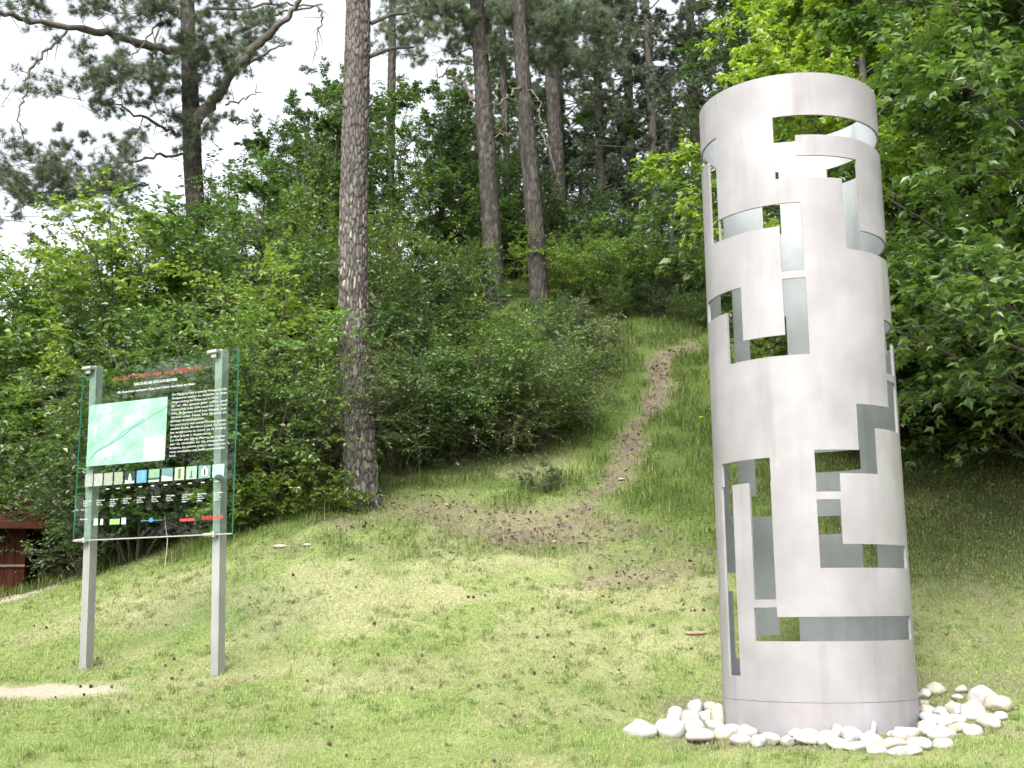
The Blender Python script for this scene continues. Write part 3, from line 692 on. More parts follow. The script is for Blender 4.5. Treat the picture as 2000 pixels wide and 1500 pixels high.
mx_ = nt.nodes.new('ShaderNodeMixShader'); bk_ = nt.nodes.new('ShaderNodeNewGeometry'); iv_ = nt.nodes.new('ShaderNodeMath'); iv_.operation = 'SUBTRACT'; iv_.inputs[0].default_value = 1.0; nt.links.new(bk_.outputs['Backfacing'], iv_.inputs[1])
ml_ = nt.nodes.new('ShaderNodeMath'); ml_.operation = 'MULTIPLY'; nt.links.new(fr_.outputs[0], ml_.inputs[0]); nt.links.new(iv_.outputs[0], ml_.inputs[1]); nt.links.new(ml_.outputs[0], mx_.inputs[0]); nt.links.new(tb_.outputs[0], mx_.inputs[1]); nt.links.new(gb_.outputs[0], mx_.inputs[2])
nt.links.new(mx_.outputs[0], out.inputs['Surface'])
ge_, nt, out = new_mat('pane_edge_glass')
b = nt.nodes.new('ShaderNodeBsdfPrincipled'); b.inputs['Base Color'].default_value = (.06, .28, .22, 1); b.inputs['Roughness'].default_value = .15
nt.links.new(b.outputs[0], out.inputs['Surface'])
PX0, PX1, PZ0, PZ1, PT = -.012, 1.912, 2.33, 4.028, .016
V = [(x, y, z) for x in (PX0, PX1) for y in (0, PT) for z in (PZ0, PZ1)]
F = [(0, 1, 3, 2), (4, 6, 7, 5), (0, 4, 5, 1), (2, 3, 7, 6), (0, 2, 6, 4), (1, 5, 7, 3)]
pane = link('glass_pane', mesh_np('glass_pane', V, [np.array(F)], [gm_, ge_], mat_idx=[1, 1, 0, 0, 0, 0]), sign)
e = MB(); e.box(PX0, PX1, -.004, PT + .004, PZ0 - .012, PZ0 - .001, .002); e.build('edge_strip', M['clamp'], sign)
def rect(name, x0, x1, z0, z1, mat, parent=pane, y=-.002):
    return link(name, mesh_np(name, [(x0, y, z0), (x1, y, z0), (x1, y, z1), (x0, y, z1)], [np.array([[0, 1, 2, 3]])], [mat]), parent)
def poly(name, pts, mat, parent=pane, y=-.003):
    return link(name, mesh_np(name, [(a, y, b_) for a, b_ in pts], [np.array([list(range(len(pts)))])], [mat]), parent)
def flat(name, col): return simple(name, col, .55)
def text(name, s, x, z, size, mat, width=None, bold=0.0, parent=pane, align='LEFT'):
    cu = bpy.data.curves.new(name, 'FONT'); cu.body = s; cu.size = size; cu.offset = bold; cu.align_x = align; cu.materials.append(mat); cu.resolution_u = 2
    o = link(name, cu, parent, (x, -.0025, z)); o.rotation_euler = (PI / 2, 0, 0)
    bpy.context.view_layer.update(); d = o.dimensions.x
    me = bpy.data.meshes.new_from_object(o.evaluated_get(bpy.context.evaluated_depsgraph_get())); me.name = name
    sx = width / d if width and d > 0 else 1
    bpy.data.objects.remove(o); bpy.data.curves.remove(cu)
    o = link(name, me, parent, (x, -.0025, z)); o.rotation_euler = (PI / 2, 0, 0); o.scale = (sx, 1, 1)
    return o
text('title', 'SKULPTUREN AM WASSERWEG', .40, 3.852, .056, M['red_print'], 1.10, .0012)
text('subtitle', 'PARCOURS DES ARTS AUX SENTIERS', .667, 3.782, .034, M['white_print'], .535, .0014)
text('subtitle', 'Ein Rundgang zwischen Fluss und Wald, von Stein zu Stein', .463, 3.722, .029, M['white_print'], .953, .001)
lines = [('Der Rundgang führt zu zwanzig Werken am Ufer', 1), ('Skulpturen stehen im Gelände, an alten', 1), ('Wegen entlang des Flusses und im Wald.', .85),
    ('Er ist das ganze Jahr offen und', 1), ('kostet nichts. Jeder Stein wurde hier von Hand', 1), ('Alle Arbeiten sind aus Metall, aus', 1), ('Granit oder Holz. Die Werke zu', 1), ('berühren ist überall gestattet.', .62),
    ('Le parcours est ouvert toute année', 1), ('sentiers faciles, une heure à pied. On y voit', 1), ('les sculptures au bord de la rivière', 1), ('et dans la forêt, à chaque saison.', .74),
    ('La visite est libre. Merci de rester', 1), ('sur le chemin et de respecter', 1), ('la nature, les oeuvres et leurs alentours. On', 1), ('vous souhaite une belle promenade', 1), ('ici.', .13)]
for i, (s, wd) in enumerate(lines):
    text('text_line', s, 1.148, 3.640 - i * .0362, .029, M['white_print'], .652 * wd, .0005)
# map with a river, a road and a white key
mm_, nt, out = new_mat('printed_map')
tc = nt.nodes.new('ShaderNodeTexCoord'); t1 = nt.nodes.new('ShaderNodeTexNoise'); t1.inputs['Scale'].default_value = 4.5; t1.inputs['Detail'].default_value = 8; t1.inputs['Roughness'].default_value = .65
nt.links.new(tc.outputs['Object'], t1.inputs['Vector'])
rp = ramp(nt, [(.30, (.13, .33, .20)), (.42, (.19, .40, .27)), (.52, (.25, .42, .33)), (.62, (.35, .43, .38)), (.75, (.21, .42, .20))])
nt.links.new(t1.outputs['Fac'], rp.inputs['Fac'])
b = nt.nodes.new('ShaderNodeBsdfPrincipled'); b.inputs['Roughness'].default_value = .5; nt.links.new(rp.outputs[0], b.inputs['Base Color']); nt.links.new(b.outputs[0], out.inputs['Surface'])
mp_ = rect('map', .108, 1.096, 3.035, 3.636, mm_)
def strip(name, pts, w, mat, y):
    P = np.array(pts, float); T = np.gradient(P, axis=0); T /= np.linalg.norm(T, axis=1)[:, None]; Nn = np.stack([-T[:, 1], T[:, 0]], 1) * w / 2
    V = [(p[0], y, p[1]) for p in np.concatenate([P - Nn, P + Nn])]; n = len(P)
    return link(name, mesh_np(name, V, [np.array([[i, i + 1, n + i + 1, n + i] for i in range(n - 1)])], [mat]), pane)
strip('map_river', [(.14, 3.09), (.20, 3.15), (.28, 3.20), (.36, 3.22), (.47, 3.28), (.58, 3.35), (.68, 3.385), (.76, 3.42), (.82, 3.45)], .022, flat('river_blue_green', (.12, .33, .27)), -.003)
strip('map_road', [(.14, 3.085), (.22, 3.165), (.36, 3.215), (.46, 3.25), (.56, 3.30), (.68, 3.37), (.78, 3.405), (.86, 3.44), (.93, 3.48), (1.02, 3.50), (1.09, 3.545)], .007, flat('road_grey', (.10, .17, .16)), -.0035)
for i, pts in enumerate([[(.11, 3.50), (.22, 3.46), (.30, 3.52), (.42, 3.55), (.55, 3.62)], [(.20, 3.30), (.32, 3.38), (.40, 3.36), (.52, 3.45), (.66, 3.56)], [(.30, 3.05), (.42, 3.12), (.55, 3.10), (.66, 3.20), (.80, 3.26)], [(.62, 3.30), (.70, 3.24), (.74, 3.14), (.82, 3.06)], [(.86, 3.30), (.95, 3.36), (1.08, 3.34)], [(.80, 3.60), (.86, 3.52), (.93, 3.48)], [(.13, 3.20), (.18, 3.28), (.16, 3.40), (.22, 3.47)]]):
    strip('map_lane', pts, .003, flat('lane_grey', (.16, .27, .24)), -.0032 - .0001 * i)
mr_ = random.Random(3)
for i in range(16):
    a, b_ = mr_.uniform(.14, .80), mr_.uniform(3.08, 3.58); w_ = mr_.uniform(.006, .016); rect('map_spot', a, a + w_ * 1.4, b_, b_ + w_, flat('map_spot', [(.18, .38, .16), (.38, .30, .30), (.16, .30, .34)][i % 3]), y=-.0041)
rect('map_key', .832, 1.093, 3.04, 3.262, flat('key_white', (.34, .42, .43)), y=-.0038)
for i in range(6): rect('map_key_line', .97, 1.05, 3.236 - i * .027, 3.240 - i * .027, flat('key_line', (.55, .68, .74)), y=-.0044)
rect('map_key_logo', .92, 1.0, 3.055, 3.075, flat('key_logo', (.35, .52, .62)), y=-.0044)
poly('map_spot', [(.815, 3.335), (.835, 3.335), (.838, 3.35), (.818, 3.352)], flat('spot_dark', (.18, .30, .26)), y=-.0044)
# row of small photographs
TH_ = [(.105, .205, (.55, .62, .55)), (.222, .331, (.60, .68, .58)), (.349, .459, (.55, .60, .50)), (.480, .587, (.50, .58, .40)), (.611, .74, (.03, .07, .05)), (.761, .882, (.20, .50, .80)),
       (.909, 1.039, (.35, .66, .42)), (1.067, 1.2, (.20, .46, .44)), (1.224, 1.337, (.70, .78, .56)), (1.36, 1.485, (.50, .72, .56)), (1.507, 1.644, (.28, .52, .42)), (1.666, 1.802, (.62, .82, .78))]
for i, (a, b_, c) in enumerate(TH_):
    z0, z1 = 2.838, 2.957
    c = tuple(v * .45 for v in c); p_ = rect('photo_print', a, b_, z0, z1, simple('photo_print', c, .5, noise=.25, nscale=30))
    xm = (a + b_) / 2
    lt, dk = flat('photo_light', (.38, .43, .40)), flat('photo_dark', (.03, .06, .05))
    if i == 4: poly('photo_figure', [(a + .005, z0 + .002), (b_ - .005, z0 + .002), (b_ - .01, z0 + .03), (xm + .03, z0 + .02), (xm + .012, z1 - .03), (xm - .006, z1 - .02), (xm - .02, z0 + .03), (a + .01, z0 + .04)], lt)
    if i == 5: poly('photo_figure', [(xm - .005, z0 + .03), (b_ - .02, z0 + .03), (b_ - .02, z1 - .015), (xm - .005, z1 - .015)], flat('photo_blue', (.08, .30, .72)))
    if i == 6: rect('photo_figure', a, b_, z0 + .018, z0 + .04, dk, y=-.003); rect('photo_figure', a, b_, z0, z0 + .018, lt, y=-.003)
    if i == 7: poly('photo_figure', [(a, z0), (b_, z0), (b_, z0 + .03), (a, z0 + .055)], lt)
    if i == 8: poly('photo_figure', [(xm - .018, z0 + .015), (xm + .018, z0 + .015), (xm + .014, z1 - .04), (xm + .02, z1 - .015), (xm - .02, z1 - .015), (xm - .014, z1 - .04)], flat('photo_green', (.06, .14, .03)))
    if i == 9: rect('photo_figure', xm - .006, xm + .006, z0 + .02, z1 - .04, dk, y=-.003); rect('photo_figure', xm - .025, xm + .025, z0 + .016, z0 + .022, dk, y=-.0032)
    if i == 10: poly('photo_figure', [(a + .03, z0 + .02), (b_ - .03, z0 + .02), (b_ - .028, z1 - .045), (xm + .012, z1 - .012), (xm - .012, z1 - .012), (a + .03, z1 - .05)], lt); rect('photo_figure', xm - .008, xm + .012, z0 + .03, z1 - .035, dk, y=-.0045)
    if i == 11: poly('photo_figure', [(a + .02, z0 - .006), (b_ - .005, z0 - .006), (b_ - .012, z0 + .012), (xm + .02, z0 + .024), (xm - .015, z0 + .024), (a + .03, z0 + .008)], dk)
    if i > 1: rect('caption', a + .03, a + .075, 2.797, 2.806, M['white_print'])
names = ['Uferstein', 'Wasserrad', 'Holzweg', 'Lichtung', 'Turm', 'Bogen', 'Welle', 'Torbogen', 'Spirale', 'Quelle', 'Horizont']
for i, x in enumerate([.10, .269, .44, .605, .777, .958, 1.134, 1.322, 1.502, 1.692]):
    for k in range(4 if i in (2, 7, 8, 9) else 3):
        text('caption', [names[i], 'Stahl, Holz', 'Werk ' + 'am Weg', 'Ufer'][k], x, 2.693 - k * .021, .019, M['white_print'], [.105, .06, .085, .06][k], .0006)
rect('logo', .251, .301, 2.462, 2.526, flat('logo_white', (.5, .54, .52))); rect('logo', .334, .368, 2.464, 2.520, flat('logo_cream', (.62, .64, .52)))
rect('logo', .453, .577, 2.461, 2.512, flat('logo_green', (.22, .48, .12))); rect('logo', .60, .655, 2.458, 2.52, flat('logo_pale_blue', (.35, .52, .58)))
rect('logo', .84, 1.10, 2.476, 2.482, flat('logo_blue_line', (.06, .22, .34))); poly('logo', [(.95, 2.465), (.985, 2.465), (.992, 2.482), (.985, 2.505), (.95, 2.505), (.94, 2.482)], flat('logo_blue', (.05, .20, .42)), y=-.004)
rect('logo', 1.31, 1.475, 2.455, 2.480, flat('logo_red', (.50, .04, .04))); text('logo', 'RHEINUFER', 1.56, 2.46, .05, flat('logo_red_text', (.42, .035, .035)), .255, .001)
text('caption', 'Weg 1-11', .075, 2.61, .02, M['white_print'], .09, .0006); text('caption', 'Karte', .07, 2.52, .02, M['white_print'], .1, .0006)
# dry stalk standing behind the pane
st = ground_hit(322, 1108); st = np.array([st[0], st[1], st[2]]); q = MB()
q.tube([st, st + [.01, 0, .15], st + [.015, .01, .32], st + [-.02, .01, .5], st + [-.03, 0, .62]], [.006, .005, .004, .003, .002], 5)
tag(q.build('dry_stalk', simple('dry_stalk', (.40, .38, .28), .8)), 'thin dry pale stalk standing upright below the information sign', 'plant stalk')

# ------------------------------------------------------------------ wooden shed at the left edge
wood = simple('brown_stained_wood', (.040, .0135, .008), .9, 0, noise=.45, nscale=14, bump=.3, bscale=30, stretch=(1, 1, .12), spec=.1)
wood2 = simple('weathered_roof_wood', (.045, .018, .010), .9, 0, noise=.45, nscale=14, bump=.3, bscale=30, stretch=(.3, 1, 1), spec=.1)
s0 = pt(46, 1150, 17.8); sgz = hz(s0[0], s0[1])
shed = thing('wooden_shed', 'dark brown plank shed with overhanging roof at the left edge', 'shed', (s0[0], s0[1], sgz - .05), R_(12))
HH = (EYE + ray(40, 1033)[2] / math.hypot(*ray(40, 1033)[:2]) * 17.8) - sgz
for i in range(16):
    x1 = -.005 - i * .135; p = MB(); p.box(x1 - .128, x1, .0 + .004 * (i % 2), .03 + .004 * (i % 2), 0, HH + .08, .004); p.build('plank', wood, shed)
for i in range(10):
    y1 = .05 + i * .135; p = MB(); p.box(-.03, .0, y1, y1 + .128, 0, HH + .08, .004); p.build('plank', wood, shed)
p = MB(); p.box(-2.1, 0, -.03, -.004, HH * .46, HH * .46 + .035, .003); p.build('rail', simple('pale_rail', (.12, .085, .065), .7), shed)
for i in range(6):
    d = i * .17; p = MB(); Mx = Matrix.Translation((-.9, -.32 + d, HH + .06 + d * .42)) @ Matrix.Rotation(.4, 4, 'X')
    p.box(-1.5, 1.24 - i * .0, 0, .2, 0, .025, .003, Mx); p.build('roof_board', wood2, shed)
p = MB(); p.box(-2.4, .34, -.36, -.325, HH + .03, HH + .12, .004); p.build('fascia_board', wood2, shed)

# ------------------------------------------------------------------ plant growing
UP = np.array([0, 0, 1.0])
def unit(a): return a / (np.linalg.norm(a, axis=-1, keepdims=True) + 1e-12)
class Br:      # a set of branches: start, direction, length, gravity bend, radius
    def __init__(s, S, D, L, g, r): s.S, s.D, s.L, s.g, s.r = S, D, L, g, r
    def at(s, t): return s.S + s.D * (s.L * t)[:, None] + UP * (s.g * s.L * t * t)[:, None]
    def tan(s, t): return unit(s.D + UP * (2 * s.g * t)[:, None])
    def sub(s, idx): return Br(s.S[idx], s.D[idx], s.L[idx], s.g[idx], s.r[idx])
def grow(P, n, smin, smax, a0, a1, lf, up, g, rf, r, flat_=0.0, taper=.5):
    m = len(P.L); idx = np.repeat(np.arange(m), n); Q = P.sub(idx)
    t = r.uniform(smin, smax, len(idx)); base = Q.at(t); T = Q.tan(t)
    rv = r.normal(size=(len(idx), 3)); rv[:, 2] *= (1 - flat_); pr = unit(rv - T * (rv * T).sum(1)[:, None])
    a = r.uniform(a0, a1, len(idx))
    D = unit(T * np.cos(a)[:, None] + pr * np.sin(a)[:, None] + UP * up)
    L = Q.L * lf * (1 - taper * t) * r.uniform(.65, 1.25, len(idx))
    return Br(base, D, L, np.full(len(idx), g) * r.uniform(.4, 1.6, len(idx)), Q.r * rf * (1 - .5 * t))
def tubes(B, seg, sides):
    n = len(B.L); ts = np.linspace(0, 1, seg + 1); V = np.zeros((n, seg + 1, sides, 3))
    ref = np.where(np.abs(B.D[:, 2:3]) < .9, UP[None], np.array([[1.0, 0, 0]])); A = unit(np.cross(ref, B.D)); Bv = np.cross(B.D, A)
    for i, t in enumerate(ts):
        c = B.at(np.full(n, t)); rad = B.r * (1 - .75 * t)
        for k in range(sides):
            an = 2 * PI * k / sides; V[:, i, k] = c + rad[:, None] * (math.cos(an) * A + math.sin(an) * Bv)
    b = np.arange(n)[:, None] * (seg + 1) * sides; F = []
    for i in range(seg):
        for k in range(sides):
            k2 = (k + 1) % sides; F.append(b + np.array([[i * sides + k, i * sides + k2, (i + 1) * sides + k2, (i + 1) * sides + k]]))
    return V.reshape(-1, 3), np.concatenate(F)
def join(parts):
    V = []; F = []; n = 0
    for v, f in parts: V.append(v); F.append(f + n); n += len(v)
    return np.concatenate(V), np.concatenate(F)
def leaves(B, k, Ln, ratio, r, spread=.85, fwd=.5, tilt=.45, droop=0.0, shape='plain'):
    n = len(B.L); idx = np.repeat(np.arange(n), k); j = np.tile(np.arange(k), n)
    t = (j + .6 + r.uniform(-.3, .3, len(idx))) / k; t = np.clip(t, .03, 1)
    Q = B.sub(idx); P = Q.at(t); T = Q.tan(t)
    side = unit(np.cross(T, UP) + r.normal(0, .15, T.shape)) * np.where(j % 2 == 0, 1, -1)[:, None]
    D = unit(T * fwd + side * spread + r.normal(0, .28, T.shape) - UP * droop)
    Nn = UP + r.normal(0, tilt, T.shape); Nn = unit(Nn - D * (Nn * D).sum(1)[:, None]); S = np.cross(D, Nn)
    L = Ln * r.uniform(.6, 1.2, len(idx)); L = L[:, None]; W = L * ratio / 2
    m = len(idx); b = np.arange(m)[:, None]
    if shape == 'plain':
        V = np.stack([P, P + D * L * .45 + S * W + Nn * W * .35, P + D * L - Nn * L * .12, P + D * L * .45 - S * W + Nn * W * .35], 1).reshape(-1, 3)
        return V, b * 4 + np.array([[0, 1, 2]]), b * 4 + np.array([[0, 2, 3]])
    else:   # lobed: five-pointed leaf as a fan round its centre
        pts = [P, P + D * L * .38 + S * W - Nn * L * .08, P + D * L * .50 + S * W * .42 + Nn * L * .05, P + D * L - Nn * L * .12, P + D * L * .50 - S * W * .42 + Nn * L * .05, P + D * L * .38 - S * W - Nn * L * .08]
        V = np.stack(pts, 1).reshape(-1, 3)
        F = np.concatenate([b * 6 + np.array([[0, 1 + i, 2 + i]]) for i in range(4)])
        return V, F
def needles(B, tufts, k, Ln, wd, r, cone=1.1, t0=.05):
    n = len(B.L); idx = np.repeat(np.arange(n), tufts * k); t = r.uniform(t0, 1, n * tufts); t = np.repeat(t, k)
    Q = B.sub(idx); P = Q.at(t) + r.normal(0, .008, (len(idx), 3)); T = Q.tan(t)
    D = unit(T * .8 + unit(r.normal(size=T.shape)) * cone + UP * .15); S = unit(np.cross(D, r.normal(size=T.shape)))
    L = (Ln * r.uniform(.6, 1.2, len(idx)))[:, None]
    V = np.stack([P - S * wd / 2, P + S * wd / 2, P + D * L], 1).reshape(-1, 3)
    return V, np.arange(len(idx))[:, None] * 3 + np.array([[0, 1, 2]])
NTRI = [0]
def fol_mesh(name, parts, mat):
    V, F = parts; NTRI[0] += len(F); return mesh_np(name, V, [F], [mat])
def leafparts(v):
    if len(v) == 3: return v[0], np.concatenate([v[1], v[2]])
    return v

def shrub_meshes(seed, Hh, mat, nst=14, n2=12, n3_=9, k=9, leaf=.085, ratio=.62, lean=.75, bare=.12, shape='plain'):
    r = np.random.default_rng(seed)
    a = r.uniform(0, 2 * PI, nst); le = np.sqrt(r.uniform(0, 1, nst)) * lean
    S = np.stack([np.cos(a) * .22 * Hh * .4 * r.random(nst), np.sin(a) * .22 * Hh * .4 * r.random(nst), np.full(nst, -.08)], 1)
    D = unit(np.stack([np.cos(a) * np.sin(le), np.sin(a) * np.sin(le), np.cos(le)], 1))
    st_ = Br(S, D, Hh * r.uniform(.72, 1.12, nst), np.full(nst, -.10) * r.uniform(.3, 2, nst), r.uniform(.010, .024, nst) * Hh / 2.5)
    b2 = grow(st_, n2, bare, 1.0, .6, 1.25, .50, .12, -.10, .5, r, .35, .55)
    b3 = grow(b2, n3_, .12, 1.0, .5, 1.1, .48, .02, -.12, .5, r, .55, .4)
    Vt, Ft = join([tubes(st_, 6, 6), tubes(b2, 3, 4), tubes(Br(b3.S, b3.D, b3.L, b3.g, np.maximum(b3.r, .0018)), 2, 3)])
    NTRI[0] += 2 * len(Ft)
    stems = mesh_np('stems', Vt, [Ft], [M['twig']], True)
    fl = fol_mesh('foliage', leafparts(leaves(b3, k, leaf, ratio, r, shape=shape)), mat)
    return stems, fl
def tree_meshes(seed, Hh, mat, bark, nl=22, n2=11, n3_=12, k=10, leaf=.09, ratio=.7, s0=.22, limb=.42, r0=.13, shape='plain', upl=.25):
    r = np.random.default_rng(seed)
    tr = Br(np.array([[0, 0, -.2]]), unit(np.array([[r.normal(0, .05), r.normal(0, .05), 1]])), np.array([Hh]), np.array([0.0]), np.array([r0]))
    b1 = grow(tr, nl, s0, .98, .8, 1.35, limb, upl, -.06, .24, r, .0, .45)
    b2 = grow(b1, n2, .1, 1.0, .5, 1.1, .50, .08, -.10, .45, r, .45, .45)
    b3 = grow(b2, n3_, .1, 1.0, .5, 1.1, .45, .0, -.15, .45, r, .55, .4)
    trunk = tubes(tr, 14, 10)
    limbs = join([tubes(b1, 5, 6), tubes(b2, 3, 4), tubes(Br(b3.S, b3.D, b3.L, b3.g, np.maximum(b3.r, .002)), 1, 3)])
    NTRI[0] += 2 * (len(trunk[1]) + len(limbs[1]))
    tm = mesh_np('trunk', trunk[0], [trunk[1]], [bark], True); lm = mesh_np('limbs', limbs[0], [limbs[1]], [bark], True)
    cm = fol_mesh('crown', leafparts(leaves(b3, k, leaf, ratio, r, shape=shape, droop=.15)), mat)
    return tm, lm, cm
M['bark_grey'] = simple('grey_bark', (.075, .065, .055), .9, 0, noise=.4, nscale=14, bump=.9, bscale=24, stretch=(1, 1, .25))

LEAFCODE = {}
SHR = {}
for key, seed, Hh, mt, kw in [('hazel', 1, 3.0, 'leaf_mid', {}), ('hazel2', 2, 3.0, 'leaf_mid', dict(nst=16, leaf=.07)), ('dark', 3, 3.0, 'leaf_dark', dict(leaf=.08)), ('fresh', 4, 3.0, 'leaf_fresh', dict(leaf=.08)),
        ('fine', 5, 3.0, 'leaf_olive', dict(leaf=.055, k=12, ratio=.5, nst=18, lean=.9)), ('pale', 6, 1.6, 'leaf_pale', dict(leaf=.06, nst=12, n2=9, lean=.95)),
        ('lobed', 9, 3.0, 'leaf_mid', dict(leaf=.12, ratio=.95, nst=16, n2=11, n3_=8, k=7, lean=.95, shape='lobed')),
        ('low', 7, 1.0, 'leaf_fresh', dict(leaf=.06, nst=12, n2=8, n3_=6, k=7, lean=1.1, bare=.05)), ('dense', 8, 3.0, 'leaf_dark', dict(leaf=.07, nst=20, lean=.8))]:
    SHR[key] = (shrub_meshes(seed, Hh, M[mt], **kw), Hh)
def top_h(px, rho, py, k=.9):
    x, y, z = spot(px, rho); return max(.5, (pt(px, py, rho)[2] - z) * k)
def shrub(px, rho, hgt, key, label, group=None, wide=1.0, name='shrub'):
    (st_, fl), Hh = SHR[key]; x, y, z = spot(px, rho); rs_ = random.Random(int(px * 7 + rho * 31))
    o = thing(name, label, 'shrub', (x, y, z - .03), rs_.uniform(0, 6.28), group); s = hgt / Hh; o.scale = (s * wide, s * wide, s)
    link('stems', st_, o); link('foliage', fl, o); return o
GL = 'shrubs in the thicket left of the near pine'; GM = 'shrubs in the thicket between the near pine and the footpath'; GU = 'shrubs on the upper bank behind the footpath'
LABL = 'leafy green shrub at the back of the thicket left of the near pine trunk'; LABM = 'leafy green shrub at the back of the thicket right of the near pine trunk'; LABU = 'dark green shrub at the back of the upper bank behind the footpath'
# front row
shrub(105, 18.3, 1.5, 'pale', 'pale leaved shrub between the wooden shed and the left sign post')
shrub(60, 19.5, 2.6, 'hazel', 'leafy shrub overhanging the roof of the wooden shed', GL); shrub(180, 17.5, 2.2, 'dark', 'dark shrub seen through the left half of the glass sign', GL)
shrub(275, 16.9, 2.8, 'dense', 'dense dark shrub seen through the middle of the glass sign', GL); shrub(390, 16.3, 2.9, 'hazel', 'leafy shrub behind the right half of the glass sign', GL)
shrub(500, 15.9, 3.0, 'hazel2', 'big leafy shrub just right of the right sign post', GL); shrub(590, 16.0, 2.6, 'fine', 'fine leaved shrub hugging the left side of the near pine trunk', GL)
shrub(450, 17.6, 3.6, 'fresh', 'tall fresh green shrub rising above the right sign post', GL); shrub(320, 18.6, 3.4, 'lobed', 'tall leafy shrub rising above the top edge of the glass sign', GL)
shrub(640, 14.9, .7, 'low', 'small fresh green sapling growing at the foot of the near pine'); shrub(560, 15.3, 1.0, 'low', 'low bright green shrub on the bank between sign and near pine')
shrub(470, 15.4, .9, 'low', 'low light green plants touching the right sign post')
def tshrub(px, rho, top, key, *a, **k): return shrub(px, rho, top_h(px, rho, top), key, *a, **k)
tshrub(785, 16.6, 640, 'dense', 'dark shrub immediately right of the near pine trunk', GM); tshrub(880, 17.0, 590, 'hazel', 'leafy shrub in the middle of the thicket front, above the bare ground', GM)
tshrub(960, 17.2, 610, 'fine', 'fine leaved shrub in the thicket front, left of the rounded end shrub', GM)
tshrub(1035, 17.4, 595, 'hazel2', 'rounded leafy shrub at the right end of the thicket, beside the grassy bank', GM); tshrub(1068, 18.4, 650, 'fine', 'fine leaved shrub behind the rounded end shrub, nearest the footpath', GM)
tshrub(820, 18.6, 480, 'hazel2', 'tall leafy shrub behind the dark one right of the near pine', GM, wide=.85); tshrub(915, 19.5, 580, 'fresh', 'brighter green shrub below the close pair of pine trunks', GM)
shrub(1062, 15.6, .5, 'pale', 'small silvery leaved plant at the foot of the thicket by the path'); shrub(1150, 20.5, 1.3, 'pale', 'greyish loose shrub in the grass left of the footpath')
for px, rho, top, lab in [(1790, 16.9, 500, 'big-leaved shrub touching the right edge of the cylinder'), (1880, 17.0, 420, 'big-leaved shrub on the dark slope right of the cylinder'), (1975, 16.6, 430, 'big-leaved shrub at the right edge, above the dark slope'), (2070, 16.2, 380, 'big-leaved shrub reaching in from beyond the right edge'),
        (1840, 18.8, 300, 'tall big-leaved shrub behind the others right of the cylinder'), (1940, 18.6, 250, 'tallest big-leaved shrub at the back of the right slope')]:
    shrub(px, rho, top_h(px, rho, top), 'lobed', lab, 'big-leaved shrubs right of the cylinder', 1.0)
# second row: rho and the row of the photograph their tops reach
for px, rho, top, key in [(20, 22.5, 520, 'hazel2'), (130, 21.5, 450, 'hazel'), (240, 21.5, 410, 'fresh'), (350, 21.0, 370, 'hazel'), (460, 20.5, 370, 'dense'), (560, 20.0, 380, 'hazel2'), (640, 19.5, 420, 'dark'), (-60, 24, 520, 'hazel')]:
    shrub(px, rho, top_h(px, rho, top), key, LABL, 'back row of the thicket left of the near pine', 1.15)
for px, rho, top, key in [(740, 19.6, 430, 'dense'), (760, 21.5, 330, 'fresh'), (850, 21.5, 430, 'dark'), (1010, 21.0, 610, 'hazel'), (1100, 22.0, 560, 'hazel2')]:
    shrub(px, rho, top_h(px, rho, top), key, LABM, 'back row of the thicket right of the near pine', .8)
for px, rho, top, key, lab in [(1140, 24.2, 430, 'fresh', 'fresh green shrub right of the close pair of pine trunks'), (1180, 24.5, 420, 'hazel', 'leafy shrub on the upper bank above the grassy slope'), (1260, 25.5, 440, 'fresh', 'fresh green shrub straight above the top of the footpath'),
        (1330, 25.0, 480, 'hazel2', 'leafy shrub right above the end of the footpath'), (1390, 24.5, 430, 'hazel', 'leafy shrub peeping out at the left edge of the cylinder')]:
    shrub(px, rho, top_h(px, rho, top), key, lab, GU, 1.15)
for px, rho, top, key, lab in [(1125, 22.8, 560, 'dark', 'dark shrub on the crest of the grassy bank, below the grey pine trunk'), (1205, 23.6, 530, 'hazel2', 'shrub on the crest of the bank, left of the top of the footpath'), (1290, 24.0, 520, 'dense', 'dense shrub on the crest of the bank directly above the end of the footpath'), (1372, 23.4, 540, 'hazel', 'shrub on the crest of the bank beside the left edge of the cylinder')]:
    shrub(px, rho, top_h(px, rho, top), key, lab, GU, .85)
for px, rho, top, key in [(1080, 26.5, 330, 'dark'), (1010, 26.5, 330, 'dense'), (900, 26.5, 330, 'hazel'), (1150, 28, 370, 'dense'), (1230, 29, 380, 'hazel'), (1310, 29, 390, 'dark'), (1380, 28, 360, 'dense'), (1450, 25, 420, 'hazel'), (1520, 23, 480, 'dark')]:
    shrub(px, rho, top_h(px, rho, top), key, LABU, 'back row on the upper bank', 1.15)

